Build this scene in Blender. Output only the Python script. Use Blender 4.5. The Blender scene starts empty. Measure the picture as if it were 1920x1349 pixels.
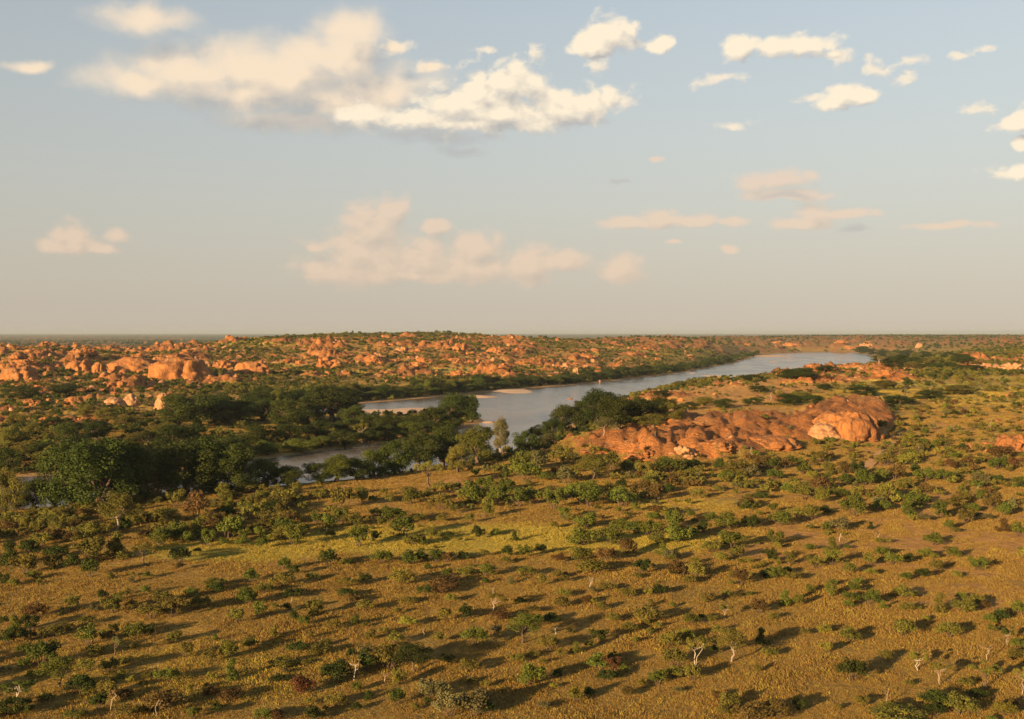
import bpy, math, random
import numpy as np
from mathutils import Vector

random.seed(7)
RNG = np.random.default_rng(7)
SC = bpy.context.scene
COL = SC.collection
F = 2059.0            # focal length in photo pixels (photo 1920 x 1349)
CX, CY = 960.0, 674.5
CAMZ = 38.0
HORY = 624.0          # photo row of eye level
PITCH = math.atan((CY - HORY) / F)
SUN_EL, SUN_AZ = 11.5, 219.0      # degrees; azimuth clockwise from +Y (view direction)
EXPO = 1.62

# ------------------------------------------------------------------ camera
cam = bpy.data.cameras.new('camera')
cam.sensor_width = 36.0
cam.lens = 36.0 * F / 1920.0
cam.clip_start = 0.5
cam.clip_end = 90000
camo = bpy.data.objects.new('camera', cam)
COL.objects.link(camo)
camo.location = (0, 0, CAMZ)
camo.rotation_euler = (math.pi / 2 - PITCH, 0, 0)
SC.camera = camo

# ------------------------------------------------------------------ exposure
SC.view_settings.view_transform = 'Standard'
SC.view_settings.look = 'None'
SC.view_settings.gamma = 1
SC.view_settings.use_curve_mapping = False
SC.view_settings.exposure = EXPO
SC.cycles.max_bounces = 6
SC.cycles.diffuse_bounces = 2
SC.cycles.glossy_bounces = 2
SC.cycles.transmission_bounces = 3
SC.cycles.transparent_max_bounces = 6
SC.cycles.volume_bounces = 0
SC.cycles.use_denoising = True

# ------------------------------------------------------------------ sun
sun = bpy.data.lights.new('sun', 'SUN')
sun.energy = 4.9
sun.angle = math.radians(0.6)
sun.color = (1.0, 0.695, 0.355)
suno = bpy.data.objects.new('sun', sun)
COL.objects.link(suno)
_el, _az = math.radians(SUN_EL), math.radians(SUN_AZ)
SDIR = Vector((math.sin(_az) * math.cos(_el), math.cos(_az) * math.cos(_el), math.sin(_el)))
suno.rotation_euler = SDIR.to_track_quat('Z', 'Y').to_euler()
suno.location = SDIR * 200


# ------------------------------------------------------------------ node helpers
class NT:
    def __init__(s, tree):
        s.t = tree
        s.n = tree.nodes
        s.l = tree.links

    def new(s, typ, **kw):
        n = s.n.new(typ)
        for k, v in kw.items():
            setattr(n, k, v)
        return n

    def put(s, sock, v):
        if isinstance(v, bpy.types.NodeSocket):
            s.l.new(v, sock)
        elif v is not None:
            sock.default_value = v

    def math(s, op, a, b=None, c=None, clamp=False):
        n = s.new('ShaderNodeMath', operation=op, use_clamp=clamp)
        for i, v in enumerate((a, b, c)):
            if v is not None:
                s.put(n.inputs[i], v)
        return n.outputs[0]

    def vmath(s, op, a, b=None, c=None):
        n = s.new('ShaderNodeVectorMath', operation=op)
        for i, v in enumerate((a, b, c)):
            if v is not None:
                s.put(n.inputs[i], v)
        return n.outputs[1] if op in ('LENGTH', 'DOT_PRODUCT', 'DISTANCE') else n.outputs[0]

    def noise(s, vec, scale, detail=4, rough=0.55, dist=0.0, dim='3D'):
        n = s.new('ShaderNodeTexNoise', noise_dimensions=dim)
        s.put(n.inputs['Vector'], vec)
        n.inputs['Scale'].default_value = scale
        n.inputs['Detail'].default_value = detail
        n.inputs['Roughness'].default_value = rough
        n.inputs['Distortion'].default_value = dist
        return n.outputs['Fac']

    def ramp(s, v, a, b, c=0.0, d=1.0, smooth=True):
        n = s.new('ShaderNodeMapRange', interpolation_type='SMOOTHSTEP' if smooth else 'LINEAR')
        s.put(n.inputs[0], v)
        for i, q in enumerate((a, b, c, d)):
            s.put(n.inputs[i + 1], q)
        return n.outputs[0]

    def mix(s, f, a, b, mode='MIX'):
        n = s.new('ShaderNodeMix', data_type='RGBA', blend_type=mode)
        s.put(n.inputs[0], f)
        for i, v in ((6, a), (7, b)):
            s.put(n.inputs[i], v if isinstance(v, bpy.types.NodeSocket) else (v[0], v[1], v[2], 1.0))
        return n.outputs[2]


# ------------------------------------------------------------------ world: sky with clouds
world = bpy.data.worlds.new('World')
SC.world = world
world.use_nodes = True
W = NT(world.node_tree)
W.n.clear()


def azel(px, py):
    az = math.atan((px - CX) / F)
    return az, math.atan((HORY - py) / F * math.cos(az))


# lobes: photo x, y, half width, half height
CUMULUS = [
    # big bright bank right of the middle
    (690, 222, 52, 20), (790, 228, 85, 20), (860, 205, 70, 34), (905, 180, 45, 40), (955, 165, 55, 40), (940, 215, 110, 30),
    (1050, 210, 65, 32), (1095, 205, 45, 30), (1143, 185, 16, 20), (880, 236, 130, 12),
    # upper right group
    (1145, 68, 50, 24), (1110, 92, 36, 14), (1180, 60, 22, 20), (1238, 88, 28, 16),
    (1390, 92, 32, 18), (1450, 96, 40, 16), (1510, 92, 48, 18), (1560, 104, 16, 8),
    (1572, 186, 40, 20), (1555, 198, 30, 14), (1610, 184, 22, 12), (1912, 324, 30, 14), (1908, 232, 22, 10), (1915, 274, 18, 10),
    # outside the frame
    (2080, 150, 90, 30), (2260, 260, 80, 22), (-260, 170, 120, 34), (-500, 300, 90, 20), (-120, -160, 140, 40),
    (700, -240, 200, 50), (1500, -320, 170, 60), (2500, -100, 200, 60),
]
SOFT = [
    (280, 40, 66, 22), (60, 127, 28, 8),
    (260, 158, 80, 22), (360, 140, 110, 34), (480, 130, 120, 42), (560, 155, 130, 52), (470, 180, 130, 28), (610, 190, 120, 36),
    (600, 110, 90, 40), (660, 60, 60, 30), (740, 92, 24, 10), (810, 128, 20, 7), (700, 170, 110, 40), (560, 230, 110, 18),
    (650, 110, 60, 60),
]
LOW = [
    (138, 445, 30, 26), (140, 462, 48, 12), (228, 442, 18, 14), (190, 468, 40, 8),
    (700, 436, 58, 46), (735, 398, 34, 26), (690, 485, 96, 46), (660, 510, 70, 26), (680, 420, 30, 26), (810, 428, 22, 12), (800, 490, 70, 34),
    (890, 470, 48, 30), (890, 505, 80, 26), (985, 500, 42, 30), (1050, 490, 48, 20), (1170, 500, 34, 24), (590, 467, 16, 6), (760, 520, 150, 10),
    (1450, 338, 60, 16), (1405, 345, 30, 12), (1520, 328, 14, 8), (1480, 368, 70, 10), (1180, 420, 50, 10), (1235, 410, 34, 14),
    (1270, 416, 60, 10), (1320, 412, 24, 12), (1372, 416, 26, 8), (1500, 420, 48, 10), (1520, 405, 34, 16), (1580, 402, 60, 8),
    (1780, 424, 56, 6), (1365, 468, 14, 7), (1230, 300, 12, 5), (1262, 453, 12, 4),
    (2100, 400, 80, 16), (-200, 430, 100, 20),
]


def cloud_group(name, lobes, warp, nscale, namp, lo, hi, puff=0, puffamp=0):
    g = bpy.data.node_groups.new(name, 'ShaderNodeTree')
    g.interface.new_socket('Vector', in_out='INPUT', socket_type='NodeSocketVector')
    g.interface.new_socket('Density', in_out='OUTPUT', socket_type='NodeSocketFloat')
    g.interface.new_socket('Field', in_out='OUTPUT', socket_type='NodeSocketFloat')
    T = NT(g)
    gi = T.new('NodeGroupInput')
    go = T.new('NodeGroupOutput')
    v = gi.outputs[0]
    wn = T.new('ShaderNodeTexNoise', noise_dimensions='2D')
    T.put(wn.inputs['Vector'], v)
    wn.inputs['Scale'].default_value = 28
    wn.inputs['Detail'].default_value = 3
    off = T.vmath('MULTIPLY', T.vmath('SUBTRACT', wn.outputs['Color'], (0.5, 0.5, 0.5)), (warp, warp * 0.5, 0))
    p = T.vmath('ADD', v, off)
    acc = None
    for (x, y, rx, ry) in lobes:
        a, e = azel(x, y)
        sx, sy = F / (rx * 1.25), F / (ry * 1.3)
        q = T.vmath('MULTIPLY_ADD', p, (sx, sy, 0), (-a * sx, -e * sy, 0))
        ln = T.vmath('LENGTH', q)
        acc = ln if acc is None else T.math('SMOOTH_MIN', acc, ln, 0.35)
    sv = T.vmath('MULTIPLY', v, (1.0, 1.6, 1.0))
    n1 = T.noise(sv, nscale, 6, 0.62, 0.3, '2D')
    val = T.math('ADD', T.math('SUBTRACT', 1.0, acc), T.math('MULTIPLY', T.math('SUBTRACT', n1, 0.5), namp))
    if puff:
        bn = T.new('ShaderNodeTexNoise', noise_dimensions='2D')
        T.put(bn.inputs['Vector'], T.vmath('MULTIPLY', p, (1.0, 1.2, 1.0)))
        bn.inputs['Scale'].default_value = puff
        bn.inputs['Detail'].default_value = 3
        bn.inputs['Roughness'].default_value = 0.45
        bil = T.math('ABSOLUTE', T.math('SUBTRACT', bn.outputs['Fac'], 0.5))
        val = T.math('ADD', val, T.math('MULTIPLY', T.math('SUBTRACT', bil, 0.06), puffamp * 4))
    T.put(go.inputs[0], T.ramp(val, lo, hi))
    T.put(go.inputs[1], val)
    return g


tc = W.new('ShaderNodeTexCoord')
sep = W.new('ShaderNodeSeparateXYZ')
W.put(sep.inputs[0], tc.outputs['Generated'])
azn = W.math('ARCTAN2', sep.outputs[0], sep.outputs[1])
eln = W.math('ARCSINE', sep.outputs[2])
comb = W.new('ShaderNodeCombineXYZ')
W.put(comb.inputs[0], azn)
W.put(comb.inputs[1], eln)
ae = comb.outputs[0]

sky = W.new('ShaderNodeTexSky', sky_type='NISHITA')
sky.sun_disc = False
sky.sun_elevation = math.radians(SUN_EL)
sky.sun_rotation = math.radians(SUN_AZ)
sky.altitude = 600
sky.air_density = 1.0
sky.dust_density = 2.5
sky.ozone_density = 1.0
SKY_STRENGTH = 0.062
bg = W.new('ShaderNodeBackground')
W.put(bg.inputs[0], sky.outputs[0])
bg.inputs[1].default_value = SKY_STRENGTH
shader = bg.outputs[0]


def over(shader, fac, color, strength):
    b = W.new('ShaderNodeBackground')
    W.put(b.inputs[0], color if isinstance(color, bpy.types.NodeSocket) else (*color, 1))
    b.inputs[1].default_value = strength
    m = W.new('ShaderNodeMixShader')
    W.put(m.inputs[0], fac)
    W.l.new(shader, m.inputs[1])
    W.l.new(b.outputs[0], m.inputs[2])
    return m.outputs[0]


K = 2.0 ** -EXPO
# dusty air above the horizon (the same all round)
hz = W.math('POWER', 2.718, W.math('MULTIPLY', W.math('MAXIMUM', eln, 0.0), -1.0 / 0.135))
side = W.math('ADD', 0.5, W.math('MULTIPLY', W.math('SINE', azn), 0.55))      # brighter opposite the sun
hz2 = W.math('POWER', 2.718, W.math('MULTIPLY', W.math('MAXIMUM', eln, 0.0), -1.0 / 0.55))
shader = over(shader, W.math('MULTIPLY', hz2, W.math('ADD', 0.84, W.math('MULTIPLY', side, 0.15)), clamp=True), W.mix(side, (0.455, 0.465, 0.44), (0.70, 0.725, 0.67)), K)
shader = over(shader, W.math('MULTIPLY', hz, 0.85), W.mix(side, (0.525, 0.437, 0.338), (0.645, 0.54, 0.415)), K)
WISPS = [(1345, 153, 42, 10), (1642, 130, 13, 11), (1370, 236, 34, 9), (1806, 103, 18, 7), (1846, 94, 15, 6), (1825, 208, 30, 10), (1637, 114, 12, 7), (1510, 188, 30, 9), (1108, 125, 24, 16), (1010, 100, 12, 14),
         (1690, 120, 40, 7), (1690, 152, 26, 12), (1890, 240, 30, 10), (1880, 322, 36, 10), (740, 94, 34, 14), (810, 128, 28, 9), (905, 100, 20, 8), (1165, 190, 26, 20), (1570, 108, 22, 14)]
GREY = [(830, 262, 90, 14), (865, 284, 44, 8), (770, 255, 60, 10), (1165, 340, 14, 5), (1600, 428, 34, 6), (560, 232, 100, 14), (1080, 232, 60, 7), (1480, 372, 50, 6)]
for nm, lobes, args, offs, gain, mid, lit, shade, op in (
        ('low_clouds', LOW, (0.014, 60, 0.7, -0.15, 0.6, 24, 0.45), (-0.006, 0.009, 0), 0.75, 0.70, (0.92, 0.665, 0.475), (0.56, 0.465, 0.37), 0.60),
        ('wisps', WISPS, (0.03, 75, 2.0, -0.1, 1.0), (-0.004, 0.007, 0), 0.5, 0.75, (1.0, 0.85, 0.65), (0.55, 0.54, 0.51), 0.85),
        ('soft_clouds', SOFT, (0.03, 20, 0.8, -0.35, 0.85, 12, 0.25), (-0.014, 0.024, 0), 1.0, 0.58, (1.0, 0.80, 0.58), (0.48, 0.46, 0.43), 0.90),
        ('grey_clouds', GREY, (0.03, 40, 1.0, -0.15, 0.9), (-0.004, 0.006, 0), 0.3, 0.3, (0.56, 0.53, 0.49), (0.43, 0.43, 0.43), 0.65),
        ('cumulus', CUMULUS, (0.014, 62, 0.85, -0.06, 0.55, 22, 0.65), (-0.006, 0.011, 0), 0.85, 0.66, (1.02, 0.88, 0.67), (0.50, 0.48, 0.46), 0.98)):
    g = cloud_group(nm, lobes, *args)
    n1 = W.new('ShaderNodeGroup')
    n1.node_tree = g
    W.put(n1.inputs[0], ae)
    n2 = W.new('ShaderNodeGroup')
    n2.node_tree = g
    W.put(n2.inputs[0], W.vmath('ADD', ae, offs))
    diff = W.math('SUBTRACT', n2.outputs[1], n1.outputs[1])
    lightness = W.math('SUBTRACT', mid, W.math('MULTIPLY', diff, gain), clamp=True)
    colr = W.mix(lightness, shade, lit)
    shader = over(shader, W.math('MULTIPLY', n1.outputs[0], op), colr, K)
wo = W.new('ShaderNodeOutputWorld')
W.l.new(shader, wo.inputs[0])

# ------------------------------------------------------------------ numpy noise


def hash2(ix, iy, seed):
    ix = ix.astype(np.int64) & 0xffffffff
    iy = iy.astype(np.int64) & 0xffffffff
    h = (ix * 374761393 + iy * 668265263 + seed * 1442695041) & 0xffffffff
    h = ((h ^ (h >> 13)) * 1274126177) & 0xffffffff
    h = ((h ^ (h >> 15)) * 2246822519) & 0xffffffff
    return ((h ^ (h >> 16)) & 0xffffff) / float(0x1000000)


def vnoise(x, y, seed=0):
    ix, iy = np.floor(x), np.floor(y)
    fx, fy = x - ix, y - iy
    fx = fx * fx * (3 - 2 * fx)
    fy = fy * fy * (3 - 2 * fy)
    a = hash2(ix, iy, seed)
    b = hash2(ix + 1, iy, seed)
    c = hash2(ix, iy + 1, seed)
    d = hash2(ix + 1, iy + 1, seed)
    return (a * (1 - fx) + b * fx) * (1 - fy) + (c * (1 - fx) + d * fx) * fy


def fbm(x, y, seed=0, oct=4):
    s, a, t = 0, 0.5, 0
    for i in range(oct):
        s = s + a * vnoise(x, y, seed + i)
        t += a
        a *= 0.5
        x, y = x * 2.03 + 11.3, y * 2.03 + 5.7
    return s / t


def domes(x, y, cell, seed, keep=0.8):
    """cellular field of rounded whalebacks, 0..1"""
    out = np.zeros_like(x)
    gx, gy = np.floor(x / cell), np.floor(y / cell)
    for i in (-1, 0, 1):
        for j in (-1, 0, 1):
            cxx, cyy = gx + i, gy + j
            px = (cxx + 0.15 + 0.7 * hash2(cxx, cyy, seed)) * cell
            py = (cyy + 0.15 + 0.7 * hash2(cxx, cyy, seed + 1)) * cell
            r = cell * (0.3 + 0.42 * hash2(cxx, cyy, seed + 2))
            k = hash2(cxx, cyy, seed + 3)
            an = hash2(cxx, cyy, seed + 4) * 3.14
            ca, sa = np.cos(an), np.sin(an)
            dx, dy = x - px, y - py
            q = ((dx * ca + dy * sa) / r) ** 2 + ((dy * ca - dx * sa) / (r * 0.45)) ** 2
            hh = np.sqrt(np.clip(1 - q, 0, 1)) * (0.45 + 0.55 * hash2(cxx, cyy, seed + 5)) * (k < keep)
            out = np.maximum(out, hh)
    return out


def joints(x, y, cell, seed, width):
    """narrow cracks between irregular blocks, 0..1"""
    x = x + (fbm(x / cell, y / cell, seed + 7, 2) - .5) * cell
    y = y + (fbm(x / cell + 9, y / cell, seed + 8, 2) - .5) * cell
    f1, f2 = np.full_like(x, 1e9), np.full_like(x, 1e9)
    gx, gy = np.floor(x / cell), np.floor(y / cell)
    for i in (-1, 0, 1):
        for j in (-1, 0, 1):
            px = (gx + i + hash2(gx + i, gy + j, seed)) * cell
            py = (gy + j + hash2(gx + i, gy + j, seed + 1)) * cell
            d = np.hypot(x - px, y - py)
            f2 = np.minimum(f2, np.maximum(f1, d))
            f1 = np.minimum(f1, d)
    return np.clip(1 - (f2 - f1) / width, 0, 1)


# ------------------------------------------------------------------ terrain height
UCOL = np.array([-700, 0, 250, 500, 750, 1000, 1250, 1500, 1750, 2000, 2700], float)
DROW = np.array([40, 100, 200, 300, 345, 385, 450, 550, 700, 850, 1000, 1200, 1500, 2000, 3000, 5000, 9000, 30000], float)
ZT = np.array([
    # 40 100 200 300  345  385  450  550 700 850 1000 1200 1500 2000 3000 5000
    [0, 0, -1, -3, -3, -2.5, -2, -.5, 4, 10, 21, 20, 8, 3, 0, 0, 0, 0],
    [0, 0, -1, -3, -3, -2.5, -2, -.5, 4, 10, 22, 21, 8, 3, 0, 0, 0, 0],
    [0, 0, 0, -2, -3, -2.5, -2, -.5, 4, 9, 18, 18, 9, 3, 0, 0, 0, 0],
    [0, 0, 0, -1, -3, -3, -3, -2, 2, 8, 19, 31, 28, 12, 0, 0, 0, 0],
    [0, 0, 0, 0, -2, -3, -3, -3, -2, 4, 15, 29, 36, 15, 2, 0, 0, 0],
    [0, 0, 0, 0, -.5, -2.5, -3, -3, -3, 0, 6, 19, 29, 16, 2, 0, 0, 0],
    [0, 0, 0, .5, 4.2, 6.2, 6, 5, 3, -2, -3, 0, 14, 28, 20, 6, 2, 0],
    [0, 0, 0, .5, 3, 7, 8, 9.5, 11.5, 4, -3, -3, -3, -3, 24, 22, 8, 0],
    [0, 0, 0, 1, 2.5, 4, 6, 9.5, 12, 13, 13, 10, 4, 10, 24, 24, 10, 0],
    [0, 0, 0, 2, 3, 4.5, 7, 11, 13, 14, 19, 20, 20, 22, 25, 24, 10, 0],
    [0, 0, 0, 2, 3, 4.5, 7, 11, 13, 14, 19, 20, 20, 22, 25, 24, 10, 0]], float)


def cubic(t):
    return np.stack([-0.5 * t + t * t - 0.5 * t ** 3, 1 - 2.5 * t * t + 1.5 * t ** 3, 0.5 * t + 2 * t * t - 1.5 * t ** 3, -0.5 * t * t + 0.5 * t ** 3])


def table(u, d):
    fi = np.clip(np.interp(u, UCOL, np.arange(len(UCOL))), 0, len(UCOL) - 1.001)
    fj = np.clip(np.interp(np.log(np.clip(d, 40, 30000)), np.log(DROW), np.arange(len(DROW))), 0, len(DROW) - 1.001)
    i, j = np.floor(fi).astype(int), np.floor(fj).astype(int)
    wi = cubic(fi - i)
    tj = fj - j
    tj = tj * 0.5 + 0.5 * tj * tj * (3 - 2 * tj)
    z = 0
    for a in range(4):
        ii = np.clip(i + a - 1, 0, len(UCOL) - 1)
        z = z + wi[a] * (ZT[ii, j] * (1 - tj) + ZT[ii, np.clip(j + 1, 0, len(DROW) - 1)] * tj)
    return z


WATER = -4.0


def plane_pt(px, py, z=WATER):
    xr, yr = (px - CX) / F, (CY - py) / F
    dy = math.cos(PITCH) + yr * math.sin(PITCH)
    dz = -math.sin(PITCH) + yr * math.cos(PITCH)
    s = (z - CAMZ) / dz
    return (xr * s, dy * s)


RIVER_PX = [(1692, 685), (1645, 668), (1600, 661), (1500, 661), (1420, 667), (1380, 680), (1280, 699), (1180, 711), (1060, 723), (980, 729),
            (870, 739), (780, 748), (670, 757), (560, 766), (440, 769), (445, 774), (560, 775), (670, 779), (760, 777), (840, 770), (885, 776), (907, 791),
            (870, 803), (800, 822), (640, 840), (510, 858), (420, 875), (330, 880), (250, 885), (60, 893), (-200, 905), (-900, 960),
            (-900, 1060), (-200, 985), (0, 957), (120, 950), (260, 938), (300, 934), (420, 924), (560, 912), (640, 905), (740, 890), (870, 868), (940, 848),
            (985, 845), (1010, 830), (1060, 803), (1090, 785), (1110, 766), (1200, 736), (1290, 715), (1350, 708), (1450, 709), (1500, 700), (1560, 694), (1640, 685)]
RIV = np.array([plane_pt(*p) for p in RIVER_PX])


def river_sd(x, y):
    """signed distance to the river's edge, negative on the water"""
    shp = x.shape
    x, y = x.ravel(), y.ravel()
    out = np.full(x.shape, 1e3)
    sel = (y > 150) & (y < 2800) & (np.abs(x) < 1300)
    xs, ys = x[sel], y[sel]
    d2 = np.full(xs.shape, 1e12)
    ins = np.zeros(xs.shape, bool)
    for k in range(len(RIV)):
        x0, y0 = RIV[k]
        x1, y1 = RIV[(k + 1) % len(RIV)]
        ex, ey = x1 - x0, y1 - y0
        t = np.clip(((xs - x0) * ex + (ys - y0) * ey) / (ex * ex + ey * ey + 1e-9), 0, 1)
        d2 = np.minimum(d2, (xs - x0 - t * ex) ** 2 + (ys - y0 - t * ey) ** 2)
        cr = (y0 > ys) != (y1 > ys)
        if abs(ey) > 1e-9:
            ins ^= cr & (xs < x0 + (ys - y0) / ey * ex)
    d = np.sqrt(d2)
    out[sel] = np.where(ins, -d, d)
    return out.reshape(shp)


# where the photograph shows bare rock: photo x, y, half width, half height, amount
ROCKS = [(1330, 745, 150, 14, .6), (1570, 706, 150, 14, .7), (1450, 722, 120, 10, .5), (100, 668, 190, 40, .95), (300, 672, 110, 38, 1), (100, 712, 260, 28, .8), (260, 745, 130, 26, .75), (560, 680, 160, 25, .85), (420, 690, 120, 25, .8),
         (700, 665, 200, 30, .95), (850, 660, 150, 25, .95), (900, 690, 260, 24, .8), (1000, 680, 160, 25, .7), (1060, 692, 150, 18, .7),
         (1200, 660, 110, 15, .5), (950, 640, 300, 8, .5), (1330, 640, 250, 12, .6), (1480, 647, 220, 14, .8), (1700, 640, 250, 10, .5), (1880, 640, 100, 12, .6),
         (1500, 702, 160, 16, .4),
         (1650, 700, 90, 12, .5), (1870, 685, 80, 16, .9), (1905, 820, 70, 42, .85), (60, 790, 160, 30, .3), (140, 760, 200, 20, .6)]
RIDGE = [(1290, 828, 150, 36, 1.15), (1170, 834, 110, 20, 1.1), (1420, 810, 210, 24, 1.05), (1590, 792, 80, 30, 1.1)]
SOILS = [(150, 700, 260, 34, .7), (520, 688, 240, 26, .7), (840, 676, 260, 30, .7), (1080, 686, 200, 18, .5), (1450, 650, 300, 12, .6), (1750, 1020, 330, 75, 1), (1500, 930, 300, 30, .5), (1660, 850, 40, 60, .8), (1760, 805, 60, 20, 1), (1350, 725, 190, 34, 1.2), (1500, 695, 180, 26, 1.1),
         (1330, 780, 280, 45, 1.2), (760, 905, 260, 18, .8), (300, 1060, 330, 20, .4), (1000, 940, 500, 25, .4), (1800, 1120, 250, 40, .6), (560, 1200, 300, 60, .3)]
GREENS = [(960, 1015, 420, 26, 1), (420, 1035, 170, 20, .9), (1300, 950, 130, 14, .5), (480, 695, 100, 14, .7), (820, 697, 160, 10, .6), (1250, 660, 160, 12, .5),
          (1800, 730, 250, 30, .5), (500, 640, 200, 8, .7), (560, 765, 100, 10, .6), (560, 845, 300, 18, .8), (350, 1270, 300, 60, .4)]


def ell(lst, u, v, wob):
    m = np.zeros_like(u)
    for cx, cy, rx, ry, a in lst:
        q = ((u - cx) / rx) ** 2 + ((v - cy) / ry) ** 2
        m = np.maximum(m, a * np.clip(1.5 - q * 0.9 + wob, 0, 1))
    return m


def height(x, y):
    r = np.hypot(x, y)
    d = np.maximum(y, r * 0.35)
    u = np.clip(CX + F * x / d, -1200, 3200)
    z = table(u, d)
    amp = np.interp(r, [0, 150, 500, 1200, 4000], [.3, .8, 1.6, 4, 5])
    z = z + amp * (fbm(x / 60 + 40, y / 60 + 40, 3) - 0.5) * 1.3 + 0.3 * (fbm(x / 7 + 9, y / 7 + 9, 5, 3) - 0.5)
    v = HORY + (CAMZ - z) * F / d
    wob = (fbm(x / 30 + 70, y / 30 + 70, 8) - 0.5) * 1.1
    rk = ell(ROCKS, u, v, wob) * (r > 250)
    rk = rk * np.clip(0.15 + 2.6 * (fbm(x / 38 + 9, y / 38 + 3, 28) - .31), 0, 1.15)
    rk = rk + (r > 600) * (y > 0) * (v > 630) * (v < 720) * np.clip(fbm(x / 50 + 3, y / 50, 18) - .55, 0, 1) * 1.4
    rk = np.clip(rk, 0, 1)
    rdg = ell(RIDGE, u, v, wob * 1.2) * (r > 250)
    rk = np.clip(np.maximum(rk, rdg), 0, 1)
    near = np.clip((r - 260) / 300, 0, 1)
    big = domes(x, y, 52, 21, 0.75)
    mid = domes(x + 13, y + 7, 21, 31, 0.8)
    small = domes(x + 3, y + 17, 8.5, 41, 0.75)
    bump = near * (big * 6.2 + mid * 2.4) + (1 - near) * (mid * 1.5 + big * 1.5) + small * (0.8 + 0.3 * near)
    crag = np.abs(fbm(x / 11 + 5, y / 11 + 2, 57, 3) - .5) * 2
    crag2 = np.abs(fbm(x / 4.2 + 5, y / 4.2 + 2, 58, 3) - .5) * 2
    bump = bump * (0.6 + 0.9 * np.clip(crag * 2.2, 0, .8)) + (1.4 + 1.2 * near) * np.clip(crag2, 0, .5) + (1 - near) * 3.0 * np.clip(crag * 1.6, 0, .7)
    crk = joints(x, y, 11.0, 71, 2.4)
    bump = bump * (1 - .55 * crk) - (.6 + 1.0 * near) * crk
    lift = np.clip(rk * 1.5, 0, 1)
    zr = z + bump * lift * (1 - np.clip(rdg * 1.2, 0, 1) * .6) + np.clip(rdg, 0, 1) * (1.2 + 2.4 * np.clip(crag * 1.4, 0, .8) + 1.6 * np.clip(crag2 * 1.2, 0, .6))
    rock = np.clip(rk * 1.25, 0, 1) * np.clip((big * 1.6 + mid * 0.9 + small * 0.7) * 1.3 - 0.22, 0, 1)
    rock = np.clip(rock * 1.9, 0, 1)
    rock = np.maximum(rock, np.clip(rdg * 1.4 - .42 + (fbm(x / 7 + 2, y / 7, 63) - .5) * 2.6, 0, 1) * (rdg > .15))
    z = zr
    sd = river_sd(x, y)
    wid = np.interp(r, [250, 1500], [22, 60])
    t = np.clip(sd / wid, 0, 1)
    t = t * t * (3 - 2 * t)
    land = np.maximum(z, -3.5) * t + (-3.65) * (1 - t)
    bed = WATER - np.clip(-sd * 0.12, 0.0, 2.0)
    edge = np.clip((sd + 1.5) / 3.0, 0, 1)
    z = np.where(sd > 900, np.maximum(z, -3.0), bed * (1 - edge) + land * edge)
    rock = rock * np.clip(sd / 12, 0, 1)
    # the hill the photographer stands on
    z = np.maximum(z, 36.35 - np.maximum(r - 2.5, 0) * 0.62 + (fbm(x / 4, y / 4, 77) - 0.5) * np.clip(r / 10 - .3, 0, 1))
    soil = ell(SOILS, u, v, wob * 1.2)
    green = ell(GREENS, u, v, wob * 1.2)
    sand = np.clip(1 - np.abs(sd - 1) / 7, 0, 1) * (sd < 500)
    return z, rock, soil, green, sand


# polar grid: fine in the view, coarse elsewhere
ph = np.concatenate([np.radians(np.linspace(-180, -32, 45)[:-1]), np.radians(np.linspace(-32, -28, 9)[:-1]), np.radians(np.linspace(-28, 28, 600)),
                     np.radians(np.linspace(28, 32, 9)[1:]), np.radians(np.linspace(32, 180, 45)[1:-1])])
rr = np.concatenate([np.linspace(0.6, 60, 40), np.geomspace(61, 560, 170), np.linspace(563, 1560, 260), np.geomspace(1570, 3400, 110), np.geomspace(3480, 33000, 40)])
PH, RR = np.meshgrid(ph, rr, indexing='ij')
GX, GY = RR * np.sin(PH), RR * np.cos(PH)
GZ, GROCK, GSOIL, GGREEN, GSAND = height(GX, GY)
NP_, NR_ = GZ.shape


def grid_sample(A, x, y):
    p = np.interp(np.arctan2(x, y), ph, np.arange(NP_))
    r = np.interp(np.hypot(x, y), rr, np.arange(NR_))
    i, j = np.clip(p.astype(int), 0, NP_ - 2), np.clip(r.astype(int), 0, NR_ - 2)
    a, b = p - i, r - j
    return (A[i, j] * (1 - a) + A[i + 1, j] * a) * (1 - b) + (A[i, j + 1] * (1 - a) + A[i + 1, j + 1] * a) * b


def ground_z(x, y):
    return float(grid_sample(GZ, np.array([x]), np.array([y]))[0])


_S = np.geomspace(62, 20000, 4000)


def at(px, py):
    """the point of the ground seen at a photo pixel"""
    xr, yr = (px - CX) / F, (CY - py) / F
    dy = math.cos(PITCH) + yr * math.sin(PITCH)
    dz = -math.sin(PITCH) + yr * math.cos(PITCH)
    x, y, z = xr / dy * _S, _S, CAMZ + dz / dy * _S
    g = np.maximum(grid_sample(GZ, x, y), WATER)
    k = np.argmax(g >= z)
    if g[k] < z[k]:
        k = len(_S) - 1
    return float(x[k]), float(y[k]), float(g[k])


def project(x, y, z):
    dx, dy, dz = x, y, z - CAMZ
    c, s = math.cos(PITCH), math.sin(PITCH)
    fw = dy * c - dz * s
    up = dy * s + dz * c
    return CX + F * dx / fw, CY - F * up / fw, fw


# ------------------------------------------------------------------ materials
def mat(name):
    m = bpy.data.materials.new(name)
    m.use_nodes = True
    T = NT(m.node_tree)
    b = m.node_tree.nodes['Principled BSDF']
    return m, T, b


def attr(T, name):
    n = T.new('ShaderNodeAttribute', attribute_name=name)
    return n


def bump(T, b, h, strength, dist):
    n = T.new('ShaderNodeBump')
    n.inputs['Strength'].default_value = strength
    n.inputs['Distance'].default_value = dist
    T.put(n.inputs['Height'], h)
    T.l.new(n.outputs[0], b.inputs['Normal'])


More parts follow.
